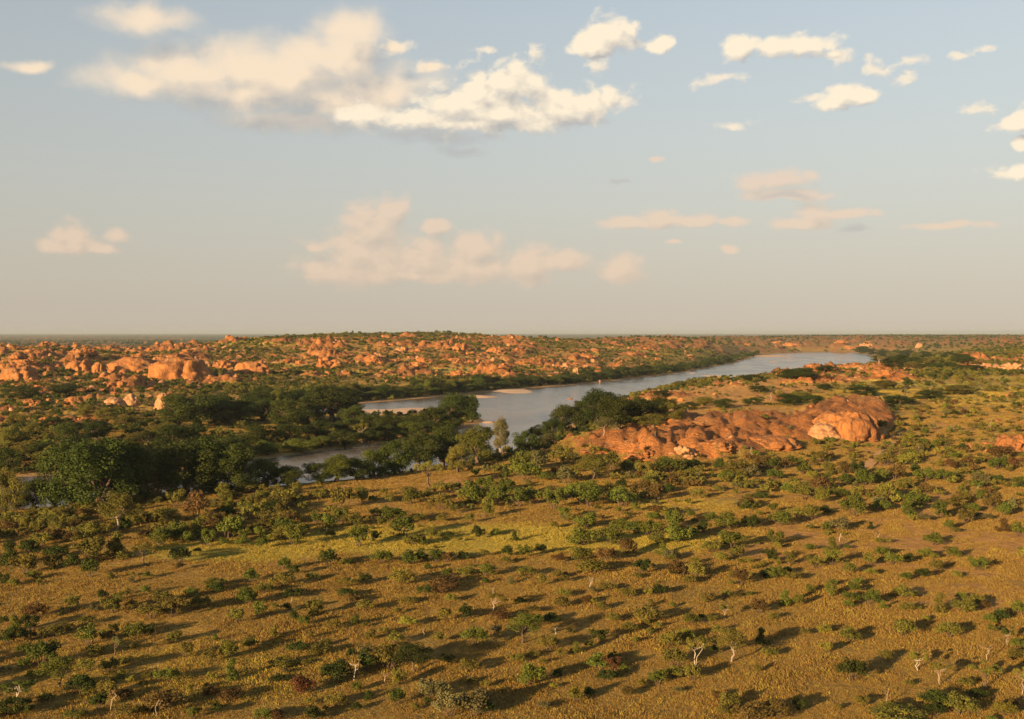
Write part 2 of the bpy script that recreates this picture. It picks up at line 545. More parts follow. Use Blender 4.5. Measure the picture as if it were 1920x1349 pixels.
ROCK_A, ROCK_B, ROCK_C = (0.36, 0.140, 0.042), (0.23, 0.092, 0.031), (0.40, 0.205, 0.080)


def rock_color(T, pos):
    n1 = T.noise(pos, 0.12, 5, 0.6)
    n2 = T.noise(T.vmath('MULTIPLY', pos, (1, 1, 0.25)), 0.55, 5, 0.6)
    n3 = T.noise(pos, 0.06, 4, 0.6)
    c = T.mix(T.ramp(n1, 0.36, 0.62), ROCK_A, ROCK_B)
    c = T.mix(T.math('MULTIPLY', T.ramp(n3, 0.55, 0.7), 0.7), c, ROCK_C)
    c = T.mix(T.math('MULTIPLY', T.ramp(n2, 0.52, 0.68), 0.65), c, (0.080, 0.045, 0.024))
    c = T.mix(T.math('MULTIPLY', T.ramp(T.noise(pos, 0.23, 5, 0.65), 0.56, 0.68), 0.55), c, (0.17, 0.125, 0.065))
    return c


def make_ground_mat():
    m, T, b = mat('dry_savanna_ground')
    pos = T.new('ShaderNodeNewGeometry').outputs['Position']
    cov = attr(T, 'cover')
    sp = T.new('ShaderNodeSeparateColor')
    T.put(sp.inputs[0], cov.outputs['Color'])
    sand = attr(T, 'sand').outputs['Fac']
    far = attr(T, 'woodland').outputs['Fac']
    nbig = T.noise(pos, 0.035, 5, 0.6)
    nmid = T.noise(pos, 0.35, 5, 0.65)
    nfine = T.noise(pos, 2.6, 4, 0.7)
    grass = T.mix(T.ramp(nmid, 0.35, 0.65), (0.31, 0.190, 0.044), (0.23, 0.142, 0.036))
    grass = T.mix(T.math('MULTIPLY', T.ramp(nbig, 0.5, 0.68), 0.75), grass, (0.15, 0.125, 0.04))
    grass = T.mix(T.ramp(nfine, 0.5, 0.75), grass, T.mix(0.5, grass, (0.10, 0.055, 0.022)))
    soilc = T.mix(T.ramp(nmid, 0.4, 0.65), (0.39, 0.205, 0.066), (0.31, 0.160, 0.052))
    c = T.mix(T.math('MULTIPLY', T.ramp(T.math('ADD', sp.outputs[1], T.math('SUBTRACT', nmid, 0.5)), 0.3, 0.75), 0.85), grass, soilc)
    gr = T.mix(T.ramp(nmid, 0.4, 0.65), (0.37, 0.285, 0.048), (0.27, 0.225, 0.038))
    c = T.mix(T.math('MULTIPLY', T.ramp(T.math('ADD', sp.outputs[2], T.math('MULTIPLY', T.math('SUBTRACT', nbig, 0.5), 1.2)), 0.3, 0.75), 0.9), c, gr)
    c = T.mix(T.ramp(T.math('ADD', sp.outputs[0], T.math('MULTIPLY', T.math('SUBTRACT', nmid, 0.5), 0.8)), 0.32, 0.55), c, rock_color(T, pos))
    c = T.mix(T.math('MULTIPLY', sand, 0.75), c, (0.34, 0.20, 0.11))
    nw = T.noise(pos, 0.012, 6, 0.65)
    wood = T.mix(T.ramp(nw, 0.46, 0.66), (0.050, 0.058, 0.026), (0.13, 0.10, 0.045))
    c = T.mix(far, c, wood)
    T.put(b.inputs['Base Color'], c)
    b.inputs['Roughness'].default_value = 0.95
    b.inputs['Specular IOR Level'].default_value = 0.1
    h = T.math('ADD', T.noise(pos, 1.3, 5, 0.7), T.math('MULTIPLY', T.noise(pos, 0.3, 4, 0.6), 1.5))
    bump(T, b, h, 1.0, 1.0)
    return m


def make_rock_mat():
    m, T, b = mat('red_sandstone')
    pos = T.new('ShaderNodeNewGeometry').outputs['Position']
    T.put(b.inputs['Base Color'], rock_color(T, pos))
    b.inputs['Roughness'].default_value = 0.9
    b.inputs['Specular IOR Level'].default_value = 0.15
    h = T.math('ADD', T.noise(pos, 0.9, 6, 0.7), T.math('MULTIPLY', T.noise(T.vmath('MULTIPLY', pos, (1, 1, .3)), 0.35, 3), 1.5))
    bump(T, b, h, 1.0, 1.1)
    return m


def make_pale_rock_mat():
    m, T, b = mat('pale_weathered_sandstone')
    pos = T.new('ShaderNodeNewGeometry').outputs['Position']
    n = T.noise(pos, 0.5, 5, 0.65)
    c = T.mix(T.ramp(n, 0.35, 0.65), (0.32, 0.165, 0.072), (0.23, 0.100, 0.038))
    T.put(b.inputs['Base Color'], c)
    b.inputs['Roughness'].default_value = 0.9
    bump(T, b, T.noise(pos, 1.0, 6, 0.65), 0.7, 0.5)
    return m


def make_leaf_mat(name, ca, cb, trans=0.25):
    m, T, b = mat(name)
    t = attr(T, 'tint').outputs['Fac']
    rnd = T.new('ShaderNodeObjectInfo').outputs['Random']
    c = T.mix(t, ca, cb)
    hsv = T.new('ShaderNodeHueSaturation')
    T.put(hsv.inputs['Color'], c)
    T.put(hsv.inputs['Hue'], T.ramp(rnd, 0, 1, 0.478, 0.516, False))
    T.put(hsv.inputs['Value'], T.ramp(T.math('FRACT', T.math('MULTIPLY', rnd, 7.3)), 0, 1, 0.72, 1.28, False))
    b.inputs['Roughness'].default_value = 0.75
    b.inputs['Specular IOR Level'].default_value = 0.12
    T.put(b.inputs['Base Color'], hsv.outputs[0])
    tr = T.new('ShaderNodeBsdfTranslucent')
    T.put(tr.inputs[0], hsv.outputs[0])
    mx = T.new('ShaderNodeMixShader')
    mx.inputs[0].default_value = trans
    T.l.new(b.outputs[0], mx.inputs[1])
    T.l.new(tr.outputs[0], mx.inputs[2])
    T.l.new(mx.outputs[0], T.n['Material Output'].inputs[0])
    return m


def make_bark_mat(name, ca, cb):
    m, T, b = mat(name)
    pos = T.new('ShaderNodeTexCoord').outputs['Object']
    n = T.noise(T.vmath('MULTIPLY', pos, (6, 6, 1.2)), 1.0, 4, 0.6)
    T.put(b.inputs['Base Color'], T.mix(T.ramp(n, 0.35, 0.65), ca, cb))
    b.inputs['Roughness'].default_value = 0.9
    bump(T, b, n, 0.5, 0.05)
    return m


def make_sand_mat():
    m, T, b = mat('river_sand')
    pos = T.new('ShaderNodeNewGeometry').outputs['Position']
    n = T.noise(pos, 0.15, 5, 0.6)
    T.put(b.inputs['Base Color'], T.mix(T.ramp(n, 0.35, 0.65), (0.46, 0.29, 0.17), (0.36, 0.22, 0.13)))
    b.inputs['Roughness'].default_value = 0.95
    bump(T, b, T.noise(pos, 0.8, 4, 0.6), 0.4, 0.2)
    return m


def make_water_mat():
    m, T, b = mat('muddy_river_water')
    pos = T.new('ShaderNodeNewGeometry').outputs['Position']
    n = T.noise(pos, 0.02, 4, 0.6)
    T.put(b.inputs['Base Color'], T.mix(T.ramp(n, 0.4, 0.62), (0.105, 0.080, 0.058), (0.085, 0.072, 0.060)))
    T.put(b.inputs['Roughness'], T.ramp(T.noise(T.vmath('MULTIPLY', pos, (1, .35, 1)), 0.03, 4, 0.6), 0.35, 0.65, 0.10, 0.26))
    b.inputs['IOR'].default_value = 1.33
    h = T.math('ADD', T.noise(T.vmath('MULTIPLY', pos, (1, 1.6, 1)), 0.5, 4, 0.6), T.math('MULTIPLY', T.noise(pos, 0.12, 3, 0.6), 1.5))
    bump(T, b, h, 0.35, 0.35)
    return m


M_GROUND = make_ground_mat()
M_ROCK = make_rock_mat()
M_PALEROCK = make_pale_rock_mat()
M_SAND = make_sand_mat()
M_WATER = make_water_mat()
LEAF = {
    'g': make_leaf_mat('green_leaves', (0.0567, 0.0716, 0.0104), (0.1053, 0.1140, 0.0169)),
    'd': make_leaf_mat('dark_green_leaves', (0.0237, 0.0336, 0.0056), (0.0475, 0.0605, 0.0101)),
    'o': make_leaf_mat('olive_leaves', (0.0827, 0.0780, 0.0143), (0.1447, 0.1235, 0.0221)),
    'b': make_leaf_mat('brown_leaves', (0.0703, 0.0468, 0.0140), (0.1113, 0.0702, 0.0199)),
    'r': make_leaf_mat('red_leaves', (0.0765, 0.0336, 0.0130), (0.1035, 0.0578, 0.0180)),
    'p': make_leaf_mat('grey_green_leaves', (0.0807, 0.0791, 0.0281), (0.1397, 0.1197, 0.0449)),
    'y': make_leaf_mat('yellow_green_leaves', (0.1171, 0.1118, 0.0156), (0.1860, 0.1534, 0.0234)),
}
BARK = {
    'brown': make_bark_mat('brown_bark', (0.09, 0.056, 0.034), (0.05, 0.03, 0.018)),
    'pale': make_bark_mat('pale_bark', (0.25, 0.185, 0.13), (0.14, 0.10, 0.065)),
    'white': make_bark_mat('bleached_wood', (0.37, 0.32, 0.26), (0.20, 0.16, 0.12)),
}
CNAME = {'g': 'bright green', 'd': 'dark green', 'o': 'olive', 'b': 'brownish', 'r': 'reddish', 'p': 'pale grey-green', 'y': 'yellow-green'}


# ------------------------------------------------------------------ mesh helpers
def mesh_np(name, V, faces, m=None, smooth=False, fattr=None):
    me = bpy.data.meshes.new(name)
    V = np.asarray(V, np.float32)
    faces = np.asarray(faces, np.int32)
    k = faces.shape[1]
    me.vertices.add(len(V))
    me.vertices.foreach_set('co', V.ravel())
    me.loops.add(faces.size)
    me.loops.foreach_set('vertex_index', faces.ravel())
    me.polygons.add(len(faces))
    me.polygons.foreach_set('loop_start', np.arange(0, faces.size, k, dtype=np.int32))
    me.polygons.foreach_set('loop_total', np.full(len(faces), k, np.int32))
    if smooth:
        me.polygons.foreach_set('use_smooth', np.ones(len(faces), bool))
    for nm, vals in (fattr or {}).items():
        a = me.attributes.new(nm, 'FLOAT', 'POINT')
        a.data.foreach_set('value', np.asarray(vals, np.float32))
    me.update()
    me.validate()
    if m:
        me.materials.append(m)
    return me


def link(name, data, parent=None, kind=None):
    o = bpy.data.objects.new(name, data)
    COL.objects.link(o)
    if parent is not None:
        o.parent = parent
    if kind:
        o['kind'] = kind
    return o


# ------------------------------------------------------------------ ground
idx = np.arange(NP_ * NR_).reshape(NP_, NR_)
nxt = np.roll(idx, -1, axis=0)
faces = np.stack([idx[:, :-1], idx[:, 1:], nxt[:, 1:], nxt[:, :-1]], -1).reshape(-1, 4)
me = mesh_np('ground', np.stack([GX, GY, GZ], -1).reshape(-1, 3), faces, M_GROUND, True,
             {'sand': GSAND.ravel(), 'woodland': np.clip((RR - 1700) / 1800, 0, 1).ravel() * (1 - 0.75 * GROCK.ravel())})
ca = me.color_attributes.new('cover', 'FLOAT_COLOR', 'POINT')
ca.data.foreach_set('color', np.stack([GROCK, GSOIL, GGREEN, np.ones_like(GROCK)], -1).astype(np.float32).ravel())
link('ground', me, None, 'structure')

# river: a sheet at the water level, the ground rises through it at the banks
wx, wy = np.meshgrid(np.linspace(-1000, 1250, 46), np.linspace(180, 2800, 54), indexing='ij')
wi = np.arange(wx.size).reshape(wx.shape)
wf = np.stack([wi[:-1, :-1], wi[1:, :-1], wi[1:, 1:], wi[:-1, 1:]], -1).reshape(-1, 4)
link('river', mesh_np('river', np.stack([wx, wy, np.full_like(wx, WATER)], -1).reshape(-1, 3), wf, M_WATER, True), None, 'structure')

# sandbars: photo outline (left tip, right tip, far edge, near edge)
for (cx, cy, rx, ry) in ((955, 733, 52, 5.6), (905, 744, 28, 3.4), (750, 771, 80, 8), (1098, 775, 16, 6), (1440, 668, 34, 3.5), (918, 792, 16, 3.2),
                         (1450, 679, 14, 1), (1300, 700, 10, .8), (1120, 744, 22, .8), (1350, 705.5, 45, 1.6)):
    n, m_ = 40, 6
    V, Fc = [], []
    for k in range(m_):
        q = 1 - k / m_
        for a in range(n):
            an = 2 * math.pi * a / n
            wv = 1 + 0.22 * math.sin(an * 2 + cx) + 0.12 * math.sin(an * 3 + cy)
            x, y = plane_pt(cx + rx * q * wv * math.cos(an), cy + ry * q * wv * math.sin(an) * 0.9)
            V.append((x, y, WATER - 0.15 + 0.75 * (1 - q ** 1.5)))
    x, y = plane_pt(cx, cy)
    for k in range(m_ - 1):
        for a in range(n):
            Fc.append((k * n + a, k * n + (a + 1) % n, (k + 1) * n + (a + 1) % n, (k + 1) * n + a))
    V.append((x, y, WATER + 0.6))
    for a in range(n):
        Fc.append(((m_ - 1) * n + a, (m_ - 1) * n + (a + 1) % n, len(V) - 1, len(V) - 1))
    sb = bpy.data.meshes.new('sandbar')
    sb.from_pydata(V, [], [f if f[2] != f[3] else f[:3] for f in Fc])
    sb.materials.append(M_SAND)
    link('sandbar', sb, None, 'structure')


# ------------------------------------------------------------------ plants: prototype meshes
def leaf_quads(P, N, size, rng):
    """one bent-free leaf card per point, facing about N"""
    n = len(P)
    N = N / (np.linalg.norm(N, axis=1, keepdims=True) + 1e-9)
    R = rng.normal(size=(n, 3))
    A = np.cross(N, R)
    A /= np.linalg.norm(A, axis=1, keepdims=True) + 1e-9
    B = np.cross(N, A)
    s = size * rng.uniform(0.6, 1.3, (n, 1))
    w = s * rng.uniform(0.5, 0.8, (n, 1))
    V = np.stack([P - A * s * .5, P + B * w * .5, P + A * s * .5, P - B * w * .5], 1).reshape(-1, 3)
    return V, np.arange(n * 4).reshape(n, 4)


def crown(rng, clumps, per, leaf, squash=0.8, jit=0.7):
    P, N, TT = [], [], []
    for (c, r) in clumps:
        k = int(per * (r / clumps[0][1]) ** 1.6) + 4
        D = rng.normal(size=(k, 3))
        D /= np.linalg.norm(D, axis=1, keepdims=True)
        rad = r * (0.45 + 0.65 * rng.random((k, 1)) ** 0.6)
        S = np.array([1, 1, squash])
        p = np.array(c) + D * rad * S
        P.append(p)
        N.append(D + rng.normal(size=(k, 3)) * jit + np.array([0, 0, .25]))
        TT.append(np.clip(rng.random(k) * 0.7 + rng.random() * 0.45 - 0.08, 0, 1))
    P, N, TT = np.concatenate(P), np.concatenate(N), np.concatenate(TT)
    ok = P[:, 2] > 0.05
    P, N, TT = P[ok], N[ok], TT[ok]
    V, Fc = leaf_quads(P, N, leaf, rng)
    return V, Fc, np.repeat(TT, 4)


def tubes(paths, sides=5):
    """paths: list of [(point, radius), ...] -> vertices, faces"""
    V, Fc = [], []
    for path in paths:
        base = len(V)
        for k, (p, r) in enumerate(path):
            q = Vector(path[min(k + 1, len(path) - 1)][0]) - Vector(path[max(k - 1, 0)][0])
            q.normalize()
            a = q.orthogonal().normalized()
            b = q.cross(a)
            for s in range(sides):
                t = 2 * math.pi * s / sides
                V.append(tuple(Vector(p) + (a * math.cos(t) + b * math.sin(t)) * r))
        for k in range(len(path) - 1):
            for s in range(sides):
                Fc.append((base + k * sides + s, base + k * sides + (s + 1) % sides, base + (k + 1) * sides + (s + 1) % sides, base + (k + 1) * sides + s))
    return V, Fc


def limb(rng, a, b, r0, r1, n=4, wob=0.12):
    a, b = Vector(a), Vector(b)
    L = (b - a).length
    return [(a.lerp(b, k / n) + Vector(rng.normal(size=3) * wob * L * (0 if k in (0, n) else 1) * 0.5), r0 + (r1 - r0) * k / n) for k in range(n + 1)]


def shrub_shape(seed, form, per, leaf, nclump):
    """nominal 3 m wide, 2.1 m high; returns foliage arrays and stem paths"""
    rng = np.random.default_rng(seed)
    clumps, stems = [], []
    for k in range(nclump):
        an = 2 * math.pi * (k + rng.random() * 0.9) / nclump * 2.4
        if form == 'round':
            e = rng.uniform(0.15, 1.35)
            q = rng.uniform(0.55, 1.0)
            c = (1.05 * q * math.cos(e) * math.cos(an), 1.05 * q * math.cos(e) * math.sin(an), 0.50 + 1.15 * q * math.sin(e))
        elif form == 'spread':
            q = rng.uniform(0.15, 1.0) ** 0.7
            c = (1.2 * q * math.cos(an), 1.2 * q * math.sin(an), 0.55 + 0.9 * (1 - q * q) * rng.uniform(0.5, 1) + 0.3 * rng.random())
        elif form == 'upright':
            h = rng.uniform(0.3, 1.85)
            q = (1.0 - 0.42 * h) * rng.uniform(0.3, 1.1)
            c = (q * math.cos(an), q * math.sin(an), h)
        else:   # loose: a few separate heads with gaps
            q = rng.uniform(0.3, 1.15)
            c = (q * math.cos(an), q * math.sin(an), rng.uniform(0.6, 1.75) * (1.15 - 0.35 * q))
        r = rng.uniform(0.26, 0.52) * (0.85 if form == 'loose' else 1)
        clumps.append((c, r))
    clumps.sort(key=lambda t: -t[1])
    for (c, r) in clumps[:: 2]:
        b = (c[0] * 0.1 + rng.normal() * .05, c[1] * 0.1 + rng.normal() * .05, -0.25)
        stems.append(limb(rng, b, (c[0] * .95, c[1] * .95, c[2]), 0.05, 0.015, 3))
    # a few twigs that stick out of the outline
    extra = [((c[0] * 1.18, c[1] * 1.18, c[2] + 0.28), r * 0.42) for (c, r) in clumps[1::3]]
    return crown(rng, clumps + extra, per, leaf), stems


def tree_shape(seed, form, per, leaf):
    """nominal crown 6 m wide; height 6 (savanna) or 6.5 (river); trunk paths + foliage"""
    rng = np.random.default_rng(seed)
    clumps, limbs = [], []
    if form == 'umbrella':
        th = 2.2
        lean = Vector((rng.normal() * .35, rng.normal() * .35, th))
        limbs.append(limb(rng, (0, 0, -.4), lean, 0.24, 0.17))
        for k in range(16):
            an, q = rng.random() * 6.28, math.sqrt(rng.random())
            c = (2.5 * q * math.cos(an), 2.5 * q * math.sin(an), 3.9 + 1.0 * (1 - q * q) + rng.normal() * .22)
            clumps.append((c, rng.uniform(0.5, 0.85)))
            if k < 8:
                limbs.append(limb(rng, lean * .98, c, 0.11, 0.03))
        sq = 0.55
    elif form == 'round':
        th = 1.9
        top = Vector((rng.normal() * .2, rng.normal() * .2, th))
        limbs.append(limb(rng, (0, 0, -.4), top, 0.22, 0.17))
        for k in range(24):
            an = rng.random() * 6.28
            e = rng.uniform(-0.35, 1.45)
            q = rng.uniform(0.55, 1)
            c = (2.45 * q * math.cos(e) * math.cos(an), 2.45 * q * math.cos(e) * math.sin(an), 3.4 + 2.2 * q * math.sin(e))
            clumps.append((c, rng.uniform(0.5, 0.95)))
            if k < 9:
                limbs.append(limb(rng, top * .98, c, 0.11, 0.03))
        sq = 0.85
    elif form == 'thin':
        th = 2.6
        top = Vector((rng.normal() * .3, rng.normal() * .3, th))
        limbs.append(limb(rng, (0, 0, -.4), top, 0.17, 0.12))
        limbs.append(limb(rng, (0.25, 0.1, -.4), (rng.normal() * .8, rng.normal() * .8, 4.2), 0.12, 0.06))
        for k in range(13):
            an, q = rng.random() * 6.28, math.sqrt(rng.random())
            c = (2.2 * q * math.cos(an), 2.2 * q * math.sin(an), 3.3 + 2.0 * rng.random() * (1.1 - q * .5))
            clumps.append((c, rng.uniform(0.35, 0.7)))
            limbs.append(limb(rng, top * .97, c, 0.09, 0.025))
        sq = 0.7
    else:   # big riverside crown down to near the ground
        top = Vector((0, 0, 1.6))
        limbs.append(limb(rng, (0, 0, -.5), top, 0.34, 0.26))
        limbs.append(limb(rng, (0.3, 0.2, -.5), (rng.normal() * .6, rng.normal() * .6, 2.6), 0.22, 0.12))
        for k in range(40):
            an = rng.random() * 6.28
            e = rng.uniform(-1.15, 1.45)
            q = rng.uniform(0.5, 1.0)
            lump = 1 + 0.16 * math.sin(an * 3 + seed) + 0.10 * math.sin(an * 5 + seed * 2)
            c = (2.45 * lump * q * math.cos(e) * math.cos(an), 2.45 * lump * q * math.cos(e) * math.sin(an), 3.5 + q * math.sin(e) * (2.5 if e > 0 else 3.1))
            clumps.append((c, rng.uniform(0.5, 1.05)))
            if k < 10:
                limbs.append(limb(rng, top * .98, c, 0.15, 0.04))
        sq = 0.85
    clumps.sort(key=lambda t: -t[1])
    extra = [((c[0] * 1.1, c[1] * 1.1, c[2] + r * .6), r * 0.5) for (c, r) in clumps[1::3]]
    return crown(rng, clumps + extra, per, leaf, sq), limbs


SHRUB_FORMS = ['round', 'spread', 'loose', 'upright', 'round', 'spread', 'loose', 'round', 'spread', 'loose']
SHAPE, STEM = {}, {}


def foliage_mesh(key, col):
    """key -> cached mesh in one colour"""
    k = (key, col)
    if k not in FOL:
        (V, Fc, tt), paths = SHAPES[key]
        FOL[k] = mesh_np('foliage', V, Fc, LEAF[col], False, {'tint': tt})
    return FOL[k]


def wood_mesh(key, bark):
    k = (key, bark)
    if k not in WOOD:
        V, Fc = tubes(SHAPES[key][1])
        WOOD[k] = mesh_np('wood', V, Fc, BARK[bark], True)
    return WOOD[k]


SHAPES, FOL, WOOD = {}, {}, {}


def fit(shape, half, top):
    (V, Fc, tt), paths = shape
    rad = np.hypot(V[:, 0], V[:, 1])
    kx, kz = half / np.percentile(rad, 97), top / np.percentile(V[:, 2], 99)
    V = V * np.array([kx, kx, kz])
    paths = [[(Vector((p[0] * kx, p[1] * kx, p[2] * kz)), q) for p, q in path] for path in paths]
    return (V, Fc, tt), paths


for i, fm in enumerate(SHRUB_FORMS):
    SHAPES[('shrub', i)] = fit(shrub_shape(100 + i, fm, 170, 0.16, 16), 1.5, 2.1)
    SHAPES[('lod', i)] = fit(shrub_shape(100 + i, fm, 40, 0.32, 12), 1.5, 2.1)
for i, fm in enumerate(['umbrella', 'round', 'thin', 'umbrella', 'round', 'thin']):
    SHAPES[('tree', i)] = fit(tree_shape(200 + i, fm, 240, 0.24 if fm == 'thin' else 0.20), 3.0, 5.9)
TREE_OF = {'U': (0, 3), 'R': (1, 4), 'T': (2, 5)}
for i in range(8):
    SHAPES[('river', i)] = fit(tree_shape(300 + i, 'river', 420, 0.19), 3.1, 6.4)
    SHAPES[('rlod', i)] = fit(tree_shape(300 + i, 'river', 50, 0.50), 3.1, 6.4)

# ------------------------------------------------------------------ registry of things for labels
THINGS = []          # dicts: obj, x, y (photo px), desc, fixed
LANDMARKS = []       # (x, y, phrase)


def thing(name, cat, group, loc, rz=0.0, scale=(1, 1, 1)):
    o = bpy.data.objects.new(name, None)
    o.empty_display_size = 0.3
    COL.objects.link(o)
    o.location = loc
    o.rotation_euler = (0, 0, rz)
    o.scale = scale
    o['category'] = cat
    o['group'] = group
    return o


def plant(name, cat, group, key, col, bark, loc, w, h, nom, parts=('foliage', 'stems'), rz=None):
    rz = random.random() * 6.28 if rz is None else rz
    t = thing(name, cat, group, loc, rz, (w / nom[0], w / nom[0], h / nom[1]))
    link(parts[0], foliage_mesh(key, col), t)
    link(parts[1], wood_mesh(key, bark), t)
    return t


